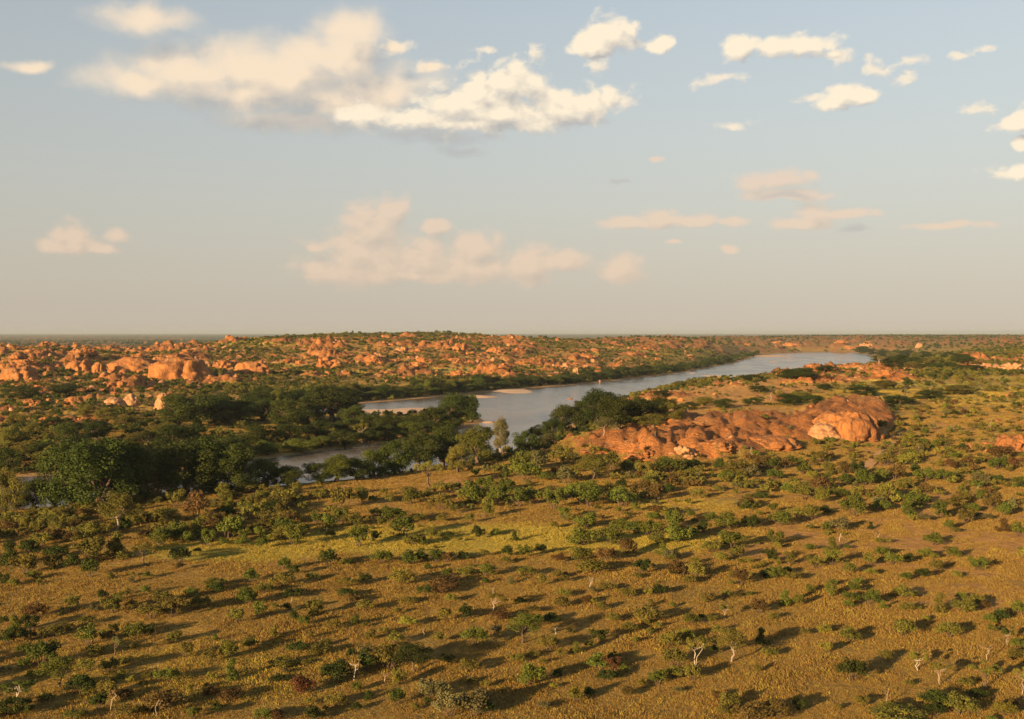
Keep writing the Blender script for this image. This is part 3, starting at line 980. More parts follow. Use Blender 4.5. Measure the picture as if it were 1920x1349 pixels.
# ------------------------------------------------------------------ digitised plants of the foreground
# tiles of the photo enlarged four times: x, base y, width, height, colour ; T/U/R + colour = small tree
TILES = {
    (0, 850): """100 540 200 90 o;250 500 150 80 o;290 590 120 70 o;400 540 200 80 o;530 555 140 80 o;70 640 80 60 o;930 600 110 100 d;1050 540 110 90 o;
1240 520 180 100 o;1330 400 160 110 o;1480 480 170 170 b;1670 330 100 100 o;690 640 160 110 o;310 700 170 100 o;210 760 150 100 d;70 850 150 170 d;420 790 160 90 d;
200 910 210 140 o;240 950 90 60 g;400 870 130 100 o;690 820 240 180 o;880 790 170 180 o;680 930 130 120 g;540 860 90 90 d;1350 820 160 100 d;1210 690 190 120 g;
1310 660 170 130 g;1410 680 90 80 g;1480 640 130 130 g;1570 700 130 120 g;1720 640 200 150 g;1820 700 110 80 g;1680 700 80 60 g;1480 750 60 35 d;1700 490 130 80 d;
1860 500 160 120 o;1900 300 190 80 o;1880 970 130 90 g;1620 1000 160 60 o;30 1000 80 90 d""",
    (480, 850): """130 440 160 80 d;190 480 160 80 o;230 370 220 90 o;350 430 80 60 o;640 410 200 140 o;480 350 140 80 o;780 300 90 45 o;800 380 110 90 o;880 370 80 45 g;
960 320 80 55 o;1000 370 80 60 o;1150 330 120 70 o;1170 380 160 100 o;1290 350 100 80 o;1400 300 170 80 o;1380 420 180 110 o;1510 280 60 50 d;1650 180 70 60 g;
1620 380 210 150 g;1800 380 160 120 g;1720 300 150 120 g;1880 330 150 130 g;1480 450 90 60 o;1730 480 110 90 o;1600 530 60 70 o;1390 520 80 60 o;450 540 100 90 g;
540 570 120 110 g;630 530 110 120 g;740 550 130 90 o;900 480 120 60 d;1030 530 180 120 g;950 560 90 80 o;1100 620 170 130 g;1210 520 110 60 o;110 560 90 60 g;
220 620 150 120 g;280 690 190 140 g;350 620 110 90 g;20 640 100 80 g;40 720 90 80 g;560 640 80 60 o;770 700 170 150 g;890 660 90 70 d;1180 690 150 80 o;1240 690 60 60 d;
1310 640 80 70 o;1440 640 100 50 d;1660 640 90 90 d;1800 620 80 50 g;640 840 80 50 o;700 840 70 40 d;940 830 170 90 g;1150 840 130 90 g;1240 820 100 80 d;
1350 820 110 90 d;1430 820 120 70 b;1550 800 80 60 d;1720 780 70 50 o;1880 780 90 80 d;210 870 110 80 g;290 910 100 70 d;200 1000 180 100 o;1290 880 50 50 d;
1100 980 200 90 y;820 980 100 70 d;690 1000 170 60 y;1440 930 90 60 g;1570 920 140 60 o;1730 930 130 90 g;1420 1000 250 70 b;1720 980 60 40 d;420 960 100 60 o""",
    (960, 850): """100 200 220 120 g;60 130 180 130 g;200 130 170 130 p;260 210 120 60 g;400 230 140 120 p;600 200 230 150 Ro;380 80 220 100 o;740 120 160 120 o;860 140 90 80 g;
980 170 140 100 o;1180 150 220 100 g;1350 120 120 70 d;1040 220 110 80 o;1300 190 120 60 y;1410 240 120 60 o;1560 130 100 80 d;1700 170 200 110 o;1800 190 150 90 p;
1880 120 150 90 b;1610 190 80 60 g;60 400 170 130 g;170 380 160 110 g;310 420 180 150 g;430 340 130 100 g;580 400 250 140 g;560 290 200 80 g;820 270 90 70 d;
980 320 180 110 b;1080 360 160 120 b;1170 300 90 70 d;820 400 230 130 g;920 440 80 60 g;1550 290 60 40 g;1680 310 50 40 g;1390 340 110 70 o;1320 390 60 50 y;
1870 350 120 50 d;1800 410 130 50 o;1780 350 80 40 o;400 490 90 80 g;440 510 90 50 o;320 570 50 50 y;1080 450 140 50 b;560 570 170 110 g;530 690 230 120 g;740 670 170 120 g;
800 590 140 90 g;910 600 140 80 g;1040 620 180 100 g;1200 560 170 110 g;1060 510 120 60 g;1230 670 200 130 g;1090 690 130 80 o;1340 650 130 90 g;1340 490 70 60 g;
1490 520 90 70 g;1620 580 180 120 g;1790 560 150 90 d;1430 600 130 80 d;1650 720 210 130 g;1500 740 160 80 o;1690 790 120 80 o;1570 820 110 70 o;860 760 150 110 b;
1130 760 80 80 g;1180 800 130 70 p;700 810 170 90 b;520 810 160 100 o;350 820 100 60 b;220 760 90 70 d;90 790 90 90 g;20 660 60 70 d;980 910 140 110 d;600 900 230 90 y;
230 990 90 80 o;400 970 80 50 o;110 920 140 60 o;1370 940 150 110 o;1250 920 180 100 b;1220 920 80 40 d;1330 980 110 60 o;1720 990 110 110 b;1910 940 60 70 d;940 940 90 40 o""",
    (1440, 850): """40 130 110 90 d;120 120 110 80 b;50 200 120 70 g;270 160 110 80 g;450 160 110 80 o;570 160 110 90 b;670 170 120 100 d;390 70 130 80 o;880 90 170 90 o;
1030 90 160 80 y;1100 160 90 70 d;960 200 140 110 b;850 210 110 80 g;730 240 150 110 g;590 240 140 80 d;390 280 170 100 b;270 350 180 110 o;140 310 100 80 g;330 200 100 60 y;
540 330 120 60 g;410 370 110 90 y;890 340 130 110 o;980 350 60 60 g;1030 260 130 70 o;1180 210 180 90 g;1330 210 140 80 g;1190 310 120 80 b;1370 120 110 70 b;1720 120 140 80 g;
1850 120 120 80 r;1870 250 90 70 g;1600 240 150 80 p;1520 260 100 60 o;1720 230 100 60 d;1490 100 90 70 b;1750 50 180 90 b;1590 360 90 80 g;1110 390 190 90 g;1050 460 110 110 g;
850 430 160 70 g;320 500 130 100 o;200 480 130 70 o;100 540 190 100 g;40 450 80 70 g;420 450 110 50 d;440 580 80 60 g;540 580 160 90 p;770 570 50 50 d;
1290 490 120 120 g;1180 510 130 50 p;1400 420 160 90 o;1480 370 80 80 o;1540 440 120 60 g;1480 530 140 100 o;1600 500 160 50 p;1690 430 140 120 b;1780 470 130 90 g;
1360 580 80 70 g;1400 600 70 40 o;1770 590 90 90 b;1870 620 110 90 g;1240 690 160 80 g;480 730 90 90 o;480 840 110 110 g;170 840 110 90 o;350 860 130 80 o;60 690 140 100 g;
20 820 70 100 d;760 850 110 90 o;860 780 120 70 g;940 840 150 90 g;1060 820 80 60 d;1180 790 110 70 g;1250 800 70 50 o;1390 790 90 80 g;1570 880 140 90 g;1270 890 110 80 o;
1150 940 110 70 d;1030 960 90 60 g;1410 940 80 50 o;610 910 100 80 o;770 920 90 50 o;60 940 140 80 g;190 960 130 60 o;480 1000 80 50 g;670 1000 80 60 g;1900 750 50 40 g;830 680 70 40 y""",
    (0, 1100): """190 210 90 60 o;270 250 190 110 b;110 340 110 110 g;230 330 150 110 d;30 290 70 60 d;540 180 140 100 o;465 220 40 60 d;710 190 110 50 p;770 90 90 60 d;
890 110 70 60 g;850 200 150 110 o;960 60 60 40 o;1090 60 80 60 g;990 170 110 60 y;1200 130 150 90 o;1130 240 220 100 o;1290 230 180 140 o;1440 80 110 60 g;1490 170 170 90 o;
1860 130 150 110 g;1620 40 150 60 d;1780 270 130 90 o;650 290 130 60 o;660 440 190 130 g;800 400 120 60 b;500 330 120 50 o;380 380 170 80 o;60 440 160 110 d;200 400 150 70 d;
860 360 90 80 o;1010 380 190 100 g;1120 370 110 80 d;700 530 130 80 o;1000 470 90 40 o;320 600 230 170 d;170 510 110 70 g;180 620 100 70 g;600 800 200 130 d;250 690 110 60 o;
650 640 150 80 o;820 640 130 90 o;940 580 130 50 o;100 950 250 110 d;350 870 130 60 d;1320 420 130 80 o;1390 530 120 100 o;1250 720 190 90 g;1100 690 100 40 o;1070 750 70 40 o;
1580 710 80 60 y;1570 570 110 90 o;1720 540 140 120 o;1610 410 50 50 g;820 820 150 100 o;740 920 140 110 d;920 850 140 80 b;1230 930 290 130 b;1590 820 130 60 b;
1730 860 190 80 b;1420 810 60 70 y;1630 960 120 80 d;1450 990 130 80 g;960 980 200 80 o;560 996 180 60 o;1870 470 130 80 o;40 660 100 60 p;1130 950 90 60 d;210 970 100 80 d""",
    (480, 1100): """280 80 160 60 d;60 50 150 60 o;230 180 70 50 d;280 260 80 70 d;20 240 90 120 g;450 210 150 110 o;360 300 90 70 g;140 390 90 90 o;580 320 120 70 y;680 80 160 60 d;
720 120 140 60 b;820 190 140 80 o;740 300 60 80 g;1060 210 70 50 o;820 310 60 40 o;1140 300 150 70 y;1150 130 120 50 o;860 410 90 80 o;960 360 90 50 o;1050 430 140 80 o;
1410 260 120 90 y;1460 120 100 60 o;1570 250 120 100 d;1270 60 130 60 d;1400 50 230 60 b;1830 250 150 70 b;1370 420 110 70 o;1640 440 200 120 g;1800 360 100 70 p;
1600 640 180 90 o;1440 580 130 60 d;310 490 160 60 d;480 520 170 80 o;410 400 60 60 o;520 450 90 50 o;190 610 190 70 o;370 590 100 40 o;600 710 230 140 d;
1000 620 230 170 o;830 640 160 130 d;820 530 120 90 p;720 530 80 60 d;1060 740 130 110 o;1330 830 260 110 p;1450 970 260 150 p;1640 960 260 170 p;
1720 960 140 100 d;1190 930 80 50 o;600 890 160 80 o;760 930 80 50 d;60 996 150 70 g;150 996 150 60 r;430 996 170 80 d;1730 770 90 60 o;1840 800 60 30 o;1620 730 100 50 o;
170 720 150 50 d;400 890 90 50 y""",
    (960, 1100): """190 300 120 80 g;290 270 160 60 d;160 200 120 50 o;60 130 100 40 d;400 80 120 50 o;370 160 120 70 o;560 130 90 60 b;720 30 130 50 o;860 80 140 60 o;1110 60 130 70 d;
1020 70 80 50 y;1205 160 50 40 g;1040 150 60 50 o;1470 120 110 70 b;1860 200 130 90 b;1780 70 60 30 g;1680 80 80 30 o;1030 270 210 110 o;770 270 110 60 o;890 340 120 60 o;
1040 360 80 50 o;1340 290 110 80 g;1420 250 60 40 g;1540 360 100 60 o;660 420 140 90 d;580 470 80 60 o;440 350 50 50 o;270 480 180 100 o;480 500 80 80 o;360 530 70 60 o;
150 530 120 40 o;930 430 60 50 g;1180 460 140 110 o;1300 400 130 80 o;1420 440 100 60 o;1520 510 80 70 d;1900 530 80 60 o;640 620 180 100 g;760 560 110 60 d;
710 700 150 70 d;1090 740 140 100 g;970 750 80 50 y;1220 600 180 120 o;1240 690 180 80 o;1350 710 120 110 o;150 740 200 150 g;340 690 80 70 d;40 570 100 60 o;230 580 60 40 o;
470 870 120 110 y;240 930 120 60 p;310 770 60 40 y;1840 650 70 60 y;1620 930 180 110 o;1540 860 100 70 b;1800 996 270 110 b;1250 800 80 40 p""",
    (1440, 1100): """130 140 100 100 g;230 150 90 80 o;310 50 80 60 g;460 80 100 90 g;650 50 100 70 g;770 140 130 110 g;620 110 140 60 g;600 160 70 60 g;860 170 60 60 g;1030 90 180 80 o;
1040 190 110 60 o;1110 180 80 40 o;1290 190 110 130 o;1470 190 200 90 o;1560 150 120 80 o;1880 210 130 90 g;1660 280 110 70 g;1740 260 120 70 d;1680 350 90 60 o;
1870 470 130 70 g;1860 550 150 80 o;1020 370 170 110 o;1360 380 190 110 o;610 420 160 100 o;440 500 110 80 y;420 350 110 60 y;280 360 90 40 o;40 250 90 50 o;30 530 90 60 o;
890 570 110 80 o;1300 900 280 100 d;1450 960 260 140 o;1570 840 150 70 d;240 940 130 90 d;70 980 200 130 b;710 900 110 70 o;
960 1000 420 90 o;1780 970 150 90 y;1250 970 150 80 d;1060 750 70 40 o;1490 750 120 60 o""",
}
# plants that serve as landmarks: px, base py, width, height, shape, colour, bark, label, short phrase
SPECIAL = [
    (615, 1062, 33, 28, 'S0', 'd', 'brown', 'dense round dark green shrub alone at the lower edge of the bright grass strip', 'dense round green shrub'),
    (1602, 968, 42, 38, 'S4', 'g', 'brown', 'large bright green shrub alone at the top of the bare orange ground', 'large shrub above bare ground'),
    (566, 1300, 48, 30, 'S7', 'r', 'brown', 'rust red shrub glowing left of the white snag with raised arms', 'rust red shrub'),
    (1148, 1258, 34, 24, 'S2', 'r', 'brown', 'green shrub with rusty red top in the lower middle grass', 'rusty red topped shrub'),
    (1597, 1277, 56, 36, 'S1', 'd', 'brown', 'feathery dark green shrub with long shadow standing alone in golden grass', 'feathery dark green shrub'),
    (435, 1276, 28, 38, 'S3', 'g', 'brown', 'upright conical green shrub taller than wide in the lower left grass', 'conical green shrub'),
    (1427, 1211, 26, 30, 'S3', 'd', 'brown', 'upright dark green shrub beside the shadow of the large round tree', 'upright dark shrub'),
    (745, 1322, 30, 26, 'S0', 'd', 'brown', 'dense rounded dark shrub left of the grey-green acacias near bottom edge', 'dense rounded shrub'),
    (778, 1262, 78, 50, 'R', 'd', 'brown', 'big blackish green bushy tree in the lower middle, darkest crown of the grassland', 'blackish green bushy tree'),
    (980, 1206, 60, 50, 'R', 'g', 'brown', 'bright green bushy tree just left of the forked white snag', 'bright green bushy tree'),
    (1370, 1242, 60, 56, 'R', 'o', 'pale', 'large round olive tree with pale trunk casting a long shadow', 'large round olive tree'),
    (1303, 1249, 40, 46, 'T', 'o', 'white', 'thin crowned olive tree with white trunk left of the large round tree', 'white-trunked thin tree'),
    (113, 1290, 66, 52, 'R', 'g', 'brown', 'spreading green tree with orange lit trunk in the lower left', 'spreading green tree'),
    (215, 1230, 34, 32, 'U', 'p', 'brown', 'small grey-green umbrella tree standing above the lower left grass', 'grey-green umbrella tree'),
    (40, 1318, 70, 38, 'T', 'g', 'white', 'green tree with bare white branches at the lower left edge', 'tree with white branches'),
    (217, 1002, 76, 70, 'R', 'o', 'pale', 'olive tree with pale trunk below the big riverside trees', 'pale-trunked olive tree'),
    (272, 1062, 58, 40, 'U', 'o', 'brown', 'flat topped tree with dark leaning trunk on the open left grass', 'flat topped leaning tree'),
    (925, 1146, 48, 30, 'U', 'y', 'pale', 'yellowish umbrella tree below the middle of the grassland', 'yellowish umbrella tree'),
    (804, 914, 56, 44, 'U', 'o', 'brown', 'olive tree with orange trunk standing on the bare bank before the river', 'orange-trunked bank tree'),
    (1360, 1160, 30, 26, 'T', 'o', 'pale', 'small thin olive tree with pale trunk in the right middle grass', 'small pale-trunked tree'),
    (1722, 1258, 42, 32, 'T', 'y', 'white', 'airy yellowish tree with short white trunk in lower right grass', 'airy yellowish tree'),
    (1761, 1284, 40, 44, 'T', 'o', 'pale', 'airy olive tree with two pale trunks in the lower right', 'twin-trunked tree'),
    (1850, 1292, 54, 44, 'T', 'o', 'brown', 'dull olive tree among dark bushes in the lower right corner', 'dull olive corner tree'),
    (1890, 1212, 28, 32, 'T', 'd', 'pale', 'dark crowned small tree with pale trunk at the right edge', 'dark crowned edge tree'),
    (1915, 1302, 34, 46, 'T', 'o', 'pale', 'tall pale trunk tree cut off by the right edge near the bottom', 'pale trunk edge tree'),
    (1112, 898, 60, 42, 'R', 'o', 'brown', 'rounded olive tree below the left end of the red ridge', 'rounded tree below ridge'),
]
DEAD = [  # px, base, w, h, form, label, phrase
    (1108, 1109, 9, 27, 'fork', 'tall white dead trunk with a short fork in the middle grassland', 'tall white trunk'),
    (1041, 1194, 14, 24, 'fork', 'white dead tree shaped like a Y in the middle grassland', 'forked white snag'),
    (666, 1277, 26, 40, 'arms', 'white dead tree with raised arms beside the dark bushy tree', 'snag with raised arms'),
    (208, 1334, 22, 40, 'broken', 'pale broken dead tree with stubby branches near the bottom left', 'broken pale snag'),
    (1575, 1016, 12, 16, 'broken', 'short white dead stump with splintered top on bare orange ground', 'splintered white stump'),
    (1647, 1010, 9, 9, 'lean', 'short leaning white stake on the bare orange ground', 'leaning white stake'),
    (1807, 1142, 42, 12, 'fallen', 'white fallen branch lying across a bush at the right', 'fallen white branch'),
    (1070, 944, 5, 12, 'pole', 'small white dead stem before the dense green thicket', 'small white stem'),
    (722, 1282, 12, 20, 'fork', 'small pinkish dead tree right of the snag with raised arms', 'small pinkish snag'),
    (546, 1132, 5, 12, 'pole', 'thin white topped stem in the left middle grass', 'white topped stem'),
    (924, 1119, 7, 18, 'lean', 'short white dead stem above the yellowish umbrella tree', 'stem above umbrella tree'),
    (793, 1195, 9, 18, 'arms', 'thin pinkish dead tree above the blackish green tree', 'thin pinkish snag'),
    (1517, 986, 11, 4, 'fallen', 'short white log lying on the upper right bare ground', 'short white log'),
    (1850, 1240, 32, 34, 'arms', 'grey dead tree with crooked arms near the right edge', 'crooked grey snag'),
    (1663, 1322, 12, 28, 'lean', 'pale crooked dead stem near the bottom right', 'crooked pale stem'),
    (298, 1348, 5, 36, 'pole', 'thin pale pole-like dead trunk at the bottom left edge', 'thin pale pole trunk'),
    (1832, 924, 16, 14, 'arms', 'small white dead branches under the pale bush at the right', 'small white branches'),
    (1905, 1328, 28, 12, 'fallen', 'grey fallen branch in the lower right corner', 'grey fallen branch'),
    (928, 1194, 10, 20, 'arms', 'slender greyish dead sapling right of middle grass', 'slender grey sapling'),
    (1886, 984, 0, 0, '', '', ''),
    (1445, 752, 8, 14, 'broken', 'white dead tree before the dark bushes on the right plateau', 'white plateau snag'),
    (1858, 803, 8, 20, 'fork', 'bare pale tree on the slope at the right', 'bare pale slope tree'),
    (1228, 818, 6, 10, 'fork', 'tiny white dead tree on top of the red ridge', 'tiny ridge snag'),
    (1408, 858, 7, 20, 'pole', 'thin bare stem before the thicket under the red ridge', 'thin bare stem'),
]
DEAD = [d for d in DEAD if d[2]]

shr = []
for (ox, oy), txt in TILES.items():
    for it in txt.replace('\n', '').split(';'):
        a = it.split()
        shr.append((ox + float(a[0]) / 4, oy + float(a[1]) / 4, float(a[2]) / 4, float(a[3]) / 4, a[4]))
shr.sort(key=lambda s: -s[2] * s[3])
N_SHRUB = 284
G_SHRUB = 'shrubs scattered over the grassland'
SIZE_W = lambda a: 'large' if a > 900 else ('medium' if a > 480 else 'small')
FORM_W = {'round': 'rounded shrub', 'spread': 'low spreading shrub', 'loose': 'ragged shrub', 'upright': 'upright shrub'}


def shrub_dims(px, py, w, h):
    x, y, z = at(px, py)
    k = y / F
    return (x, y, z), max(w * k * 1.08, 0.5), max(h * k * 1.1, 0.45)


REST = []
for i, (px, py, w, h, c) in enumerate(shr):
    loc, wm, hm = shrub_dims(px, py, w, h)
    if c[0] in 'URT':
        key, bark = ('tree', random.choice(TREE_OF[c[0]])), 'brown'
        t = plant('savanna_tree', 'tree', 'small trees on the grassland', key, c[1], bark, loc, wm, hm, (6, 5.9), ('crown', 'trunk'))
        THINGS.append(dict(o=t, x=px, y=py - h / 2, desc='%s %s tree' % (SIZE_W(w * h), CNAME[c[1]])))
        continue
    asp = hm / wm
    if asp > 0.95:
        v = 3 if random.random() < .3 else random.choice((2, 0, 7))
        wm *= 1.15
    elif asp > 0.62:
        v = random.choice((0, 2, 4, 6, 7, 9))
    else:
        v = random.choice((1, 5, 8, 0, 4))
    if i < N_SHRUB:
        t = plant('shrub', 'shrub', G_SHRUB, ('shrub', v), c, 'brown', loc, wm, hm, (3, 2.1))
        THINGS.append(dict(o=t, x=px, y=py - h / 2, desc='%s %s %s' % (SIZE_W(w * h), CNAME[c], FORM_W[SHRUB_FORMS[v]])))
    else:
        REST.append((loc, wm, hm, c, v))

for (px, py, w, h, shp, c, bark, lab, ph_) in SPECIAL:
    loc, wm, hm = shrub_dims(px, py, w, h)
    if shp[0] == 'S':
        t = plant('shrub', 'shrub', G_SHRUB, ('shrub', int(shp[1:])), c, bark, loc, wm, hm, (3, 2.1))
    else:
        t = plant('savanna_tree', 'tree', 'small trees on the grassland', ('tree', random.choice(TREE_OF[shp])), c, bark, loc, wm, hm, (6, 5.9), ('crown', 'trunk'))
    t['label'] = lab
    LANDMARKS.append((px, py - h / 2, 'the ' + ph_))

for n, (px, py, w, h, form, lab, ph_) in enumerate(DEAD):
    rng = np.random.default_rng(500 + n)
    x, y, z = at(px, py)
    k = y / F
    W_, H_ = w * k, h * k
    r0 = max(0.055, 0.025 * H_ + 0.01)
    fr = lambda *a: limb(rng, *a, n=4, wob=0.16)
    main, br = [], []
    if form == 'fork':
        main = [fr((0, 0, -.3), (0, 0, H_ * .55), r0, r0 * .75)]
        br = [fr((0, 0, H_ * .53), (-W_ * .42, 0, H_), r0 * .7, r0 * .3), fr((0, 0, H_ * .53), (W_ * .42, .1, H_ * .96), r0 * .7, r0 * .3), fr((W_ * .2, 0, H_ * .75), (W_ * .1, .3, H_ * .95), r0 * .3, r0 * .2)]
    elif form == 'arms':
        main = [fr((0, 0, -.3), (W_ * .05, 0, H_ * .72), r0, r0 * .7)]
        br = [fr((W_ * .05, 0, H_ * .7), (-W_ * .5, .2, H_ * .82), r0 * .6, r0 * .25), fr((W_ * .05, 0, H_ * .7), (W_ * .4, 0, H_), r0 * .6, r0 * .25),
              fr((0, 0, H_ * .5), (W_ * .3, -.3, H_ * .8), r0 * .5, r0 * .2), fr((-W_ * .2, .1, H_ * .76), (-W_ * .25, .1, H_ * .98), r0 * .3, r0 * .15)]
    elif form == 'broken':
        main = [fr((0, 0, -.3), (W_ * .1, 0, H_), r0 * 1.2, r0 * .6)]
        br = [fr((0, 0, H_ * q), (W_ * s, .2 * s, H_ * (q + .22)), r0 * .55, r0 * .2) for q, s in ((.35, -.45), (.5, .5), (.65, -.3), (.78, .35))]
    elif form == 'fallen':
        main = [[(Vector((-W_ * .5, 0, H_ * .35)), r0 * .7), (Vector((-W_ * .2, .2, H_ * .8)), r0), (Vector((W_ * .1, 0, H_ * .35)), r0), (Vector((W_ * .5, -.2, H_ * .1)), r0 * .6)]]
        br = [fr((W_ * .1, 0, H_ * .35), (W_ * .28, .2, H_ * .95), r0 * .5, r0 * .2), fr((-W_ * .2, .2, H_ * .8), (-W_ * .05, .6, H_ * .2), r0 * .5, r0 * .3)]
    elif form == 'lean':
        main = [fr((-W_ * .4, 0, -.2), (W_ * .4, .2, H_), r0, r0 * .4)]
        br = [fr((W_ * .1, .1, H_ * .6), (-W_ * .4, .2, H_ * .95), r0 * .4, r0 * .2)]
    else:
        main = [fr((0, 0, -.3), (.05, 0, H_), r0, r0 * .55)]
        br = [fr((0, 0, H_ * .7), (.3, .1, H_ * .92), r0 * .5, r0 * .2)]
    t = thing('fallen_branch' if form == 'fallen' else 'dead_tree', 'dead wood' if form == 'fallen' else 'dead tree', 'bleached dead trees on the grassland', (x, y, z))
    bk = BARK['pale' if ('pink' in lab or 'grey' in lab or 'pale' in lab) else 'white']
    link('trunk', mesh_np('trunk', *tubes(main, 6), bk, True), t)
    for b_ in br:
        link('branch', mesh_np('branch', *tubes([b_], 5), bk, True), t)
    t['label'] = lab
    LANDMARKS.append((px, py - h / 2, 'the ' + ph_))

# ------------------------------------------------------------------ riverside trees (photo px: x, base, width, height, colour)
RIVER_TREES = [
    (12, 966, 66, 96, 'o'), (100, 946, 84, 100, 'd'), (62, 950, 56, 62, 'd'), (36, 958, 40, 40, 'o'), (130, 956, 130, 140, 'd'), (190, 953, 150, 146, 'd'), (245, 944, 110, 128, 'd'), (290, 936, 90, 100, 'd'),
    (345, 926, 120, 112, 'd'), (400, 926, 110, 116, 'd'), (447, 926, 80, 100, 'd'), (497, 916, 68, 68, 'g'), (542, 914, 58, 50, 'd'), (600, 907, 60, 48, 'd'),
    (632, 905, 58, 64, 'g'), (666, 902, 60, 54, 'd'), (700, 896, 70, 64, 'g'), (740, 891, 72, 80, 'd'), (785, 884, 76, 90, 'd'), (830, 876, 80, 84, 'd'), (858, 886, 46, 58, 'o'),
    (895, 872, 82, 82, 'g'), (215, 925, 110, 100, 'd'),
    # right bank
    (985, 850, 44, 46, 'd'), (1012, 842, 60, 48, 'd'), (1058, 812, 72, 58, 'd'), (1036, 822, 40, 42, 'd'), (1090, 806, 60, 60, 'd'), (1118, 800, 84, 78, 'd'), (1155, 806, 100, 70, 'd'),
    (1200, 792, 70, 52, 'd'), (1236, 784, 60, 44, 'd'), (1262, 788, 50, 36, 'o'), (1225, 802, 60, 28, 'o'), (1240, 745, 40, 14, 'd'), (1275, 726, 34, 12, 'o'),
    (1410, 716, 46, 15, 'd'), (1480, 713, 60, 22, 'd'), (1510, 709, 62, 20, 'd'), (1545, 700, 40, 14, 'd'), (1330, 716, 30, 10, 'o'),
    # island
    (335, 802, 80, 68, 'd'), (370, 800, 110, 66, 'd'), (415, 792, 100, 58, 'd'), (458, 796, 70, 52, 'd'), (492, 790, 70, 48, 'd'), (540, 802, 80, 58, 'd'), (582, 792, 60, 58, 'd'), (622, 792, 110, 76, 'd'),
    (662, 802, 60, 46, 'd'), (700, 804, 62, 30, 'd'), (736, 808, 60, 30, 'd'), (776, 808, 62, 32, 'd'), (815, 808, 62, 48, 'd'), (852, 806, 80, 72, 'd'), (884, 802, 44, 58, 'd'),
    (562, 848, 60, 28, 'g'), (602, 844, 52, 26, 'g'), (646, 840, 60, 32, 'd'), (692, 832, 50, 30, 'd'), (722, 830, 60, 36, 'd'), (762, 824, 50, 36, 'g'), (802, 820, 50, 30, 'd'), (840, 810, 50, 30, 'd'),
    (500, 854, 50, 30, 'g'), (455, 862, 60, 34, 'd'), (330, 856, 110, 64, 'd'), (386, 856, 60, 42, 'd'), (430, 862, 80, 46, 'd'), (330, 878, 90, 48, 'd'), (390, 876, 80, 40, 'd'), (260, 880, 80, 50, 'd'),
    (540, 830, 70, 40, 'd'), (480, 832, 70, 40, 'd'), (600, 822, 60, 36, 'd'), (655, 818, 60, 36, 'd'), (710, 815, 50, 34, 'd'),
    # left bank bush
    (15, 886, 64, 52, 'd'), (48, 866, 60, 44, 'o'), (130, 836, 70, 50, 'd'), (182, 826, 60, 42, 'd'), (235, 806, 46, 30, 'o'), (100, 808, 44, 28, 'd'), (45, 748, 82, 26, 'd'), (122, 742, 62, 24, 'd'),
    (160, 782, 38, 26, 'o'), (20, 836, 50, 40, 'o'), (75, 866, 60, 42, 'd'), (30, 800, 40, 26, 'o'), (60, 812, 36, 24, 'o'), (200, 790, 44, 28, 'o'), (88, 770, 30, 18, 'd'), (255, 838, 50, 30, 'o'),
    (150, 860, 80, 50, 'd'), (210, 868, 70, 50, 'o'), (305, 832, 60, 44, 'o'), (110, 880, 80, 50, 'o'),
]
# bank rows farther off
NB = [(470, 762), (560, 758), (680, 750), (780, 743), (880, 734), (980, 724), (1060, 719), (1180, 707), (1280, 695), (1380, 677), (1425, 665)]
rt = random.Random(5)
for row, (dyy, sp, hh, cc) in enumerate(((0, 15, 21, 'dddg'), (-8, 18, 20, 'ddo'))):
    x = NB[0][0] + 3 * row
    while x < NB[-1][0]:
        y = np.interp(x, [p[0] for p in NB], [p[1] for p in NB])
        k = (y - HORY) / 120.0
        s = (0.75 + 0.5 * rt.random())
        RIVER_TREES.append((x, y + dyy * k + rt.uniform(-1, 1), (30 * k + 4) * s, hh * max(k, .45) * (0.55 + .8 * rt.random()), rt.choice(cc)))
        x += sp * max(k, .5) * rt.uniform(.8, 1.3)
for row in range(5):          # wood right of the far reach
    for j in range(9):
        RIVER_TREES.append((1612 + row * 14 + j * 24 + rt.uniform(-8, 8), 663 + row * 6.5 + j * 1.2 + rt.uniform(-2, 2), rt.uniform(20, 34), rt.uniform(9, 15), rt.choice('dddo')))
for (px, py, w, h) in ((1425, 738, 40, 16), (1500, 752, 50, 18), (1480, 760, 60, 24), (1525, 758, 44, 18), (1320, 762, 46, 20), (1360, 766, 50, 20), (1410, 760, 40, 16), (1290, 770, 40, 18), (1545, 732, 30, 14), (1435, 786, 22, 10),
                       (1620, 742, 60, 20), (1660, 730, 50, 18), (1680, 760, 60, 20), (1740, 750, 60, 20), (1800, 740, 60, 20)):
    RIVER_TREES.append((px, py, w, h, rt.choice('dod')))

SPECIAL_RIVER = [
    (676, 832, 32, 40, 'T', 'o', 'pale', 'pale forked tree with olive crown on the island shore', 'pale forked island tree'),
    (938, 850, 34, 54, 'V', 'p', 'pale', 'pale feathery leafless looking tree at the meeting of the channels', 'pale feathery tree'),
    (1132, 816, 42, 30, 'R', 'p', 'pale', 'pale grey-green tree against the dark right bank trees', 'pale bank tree'),
    (1030, 842, 30, 26, 'R', 'p', 'pale', 'small pale bush tree at the left end of the red ridge', 'small pale bush'),
    (1648, 684, 30, 16, 'T', 'p', 'pale', 'pale feathery tree by the far right bend of the river', 'far pale feathery tree'),
    (277, 848, 48, 36, 'U', 'd', 'brown', 'dark umbrella tree over a sunlit patch left of the island', 'dark umbrella tree'),
    (1696, 745, 34, 34, 'U', 'd', 'brown', 'thick-trunked dark tree on the right plateau above the red dome', 'thick-trunked plateau tree'),
]
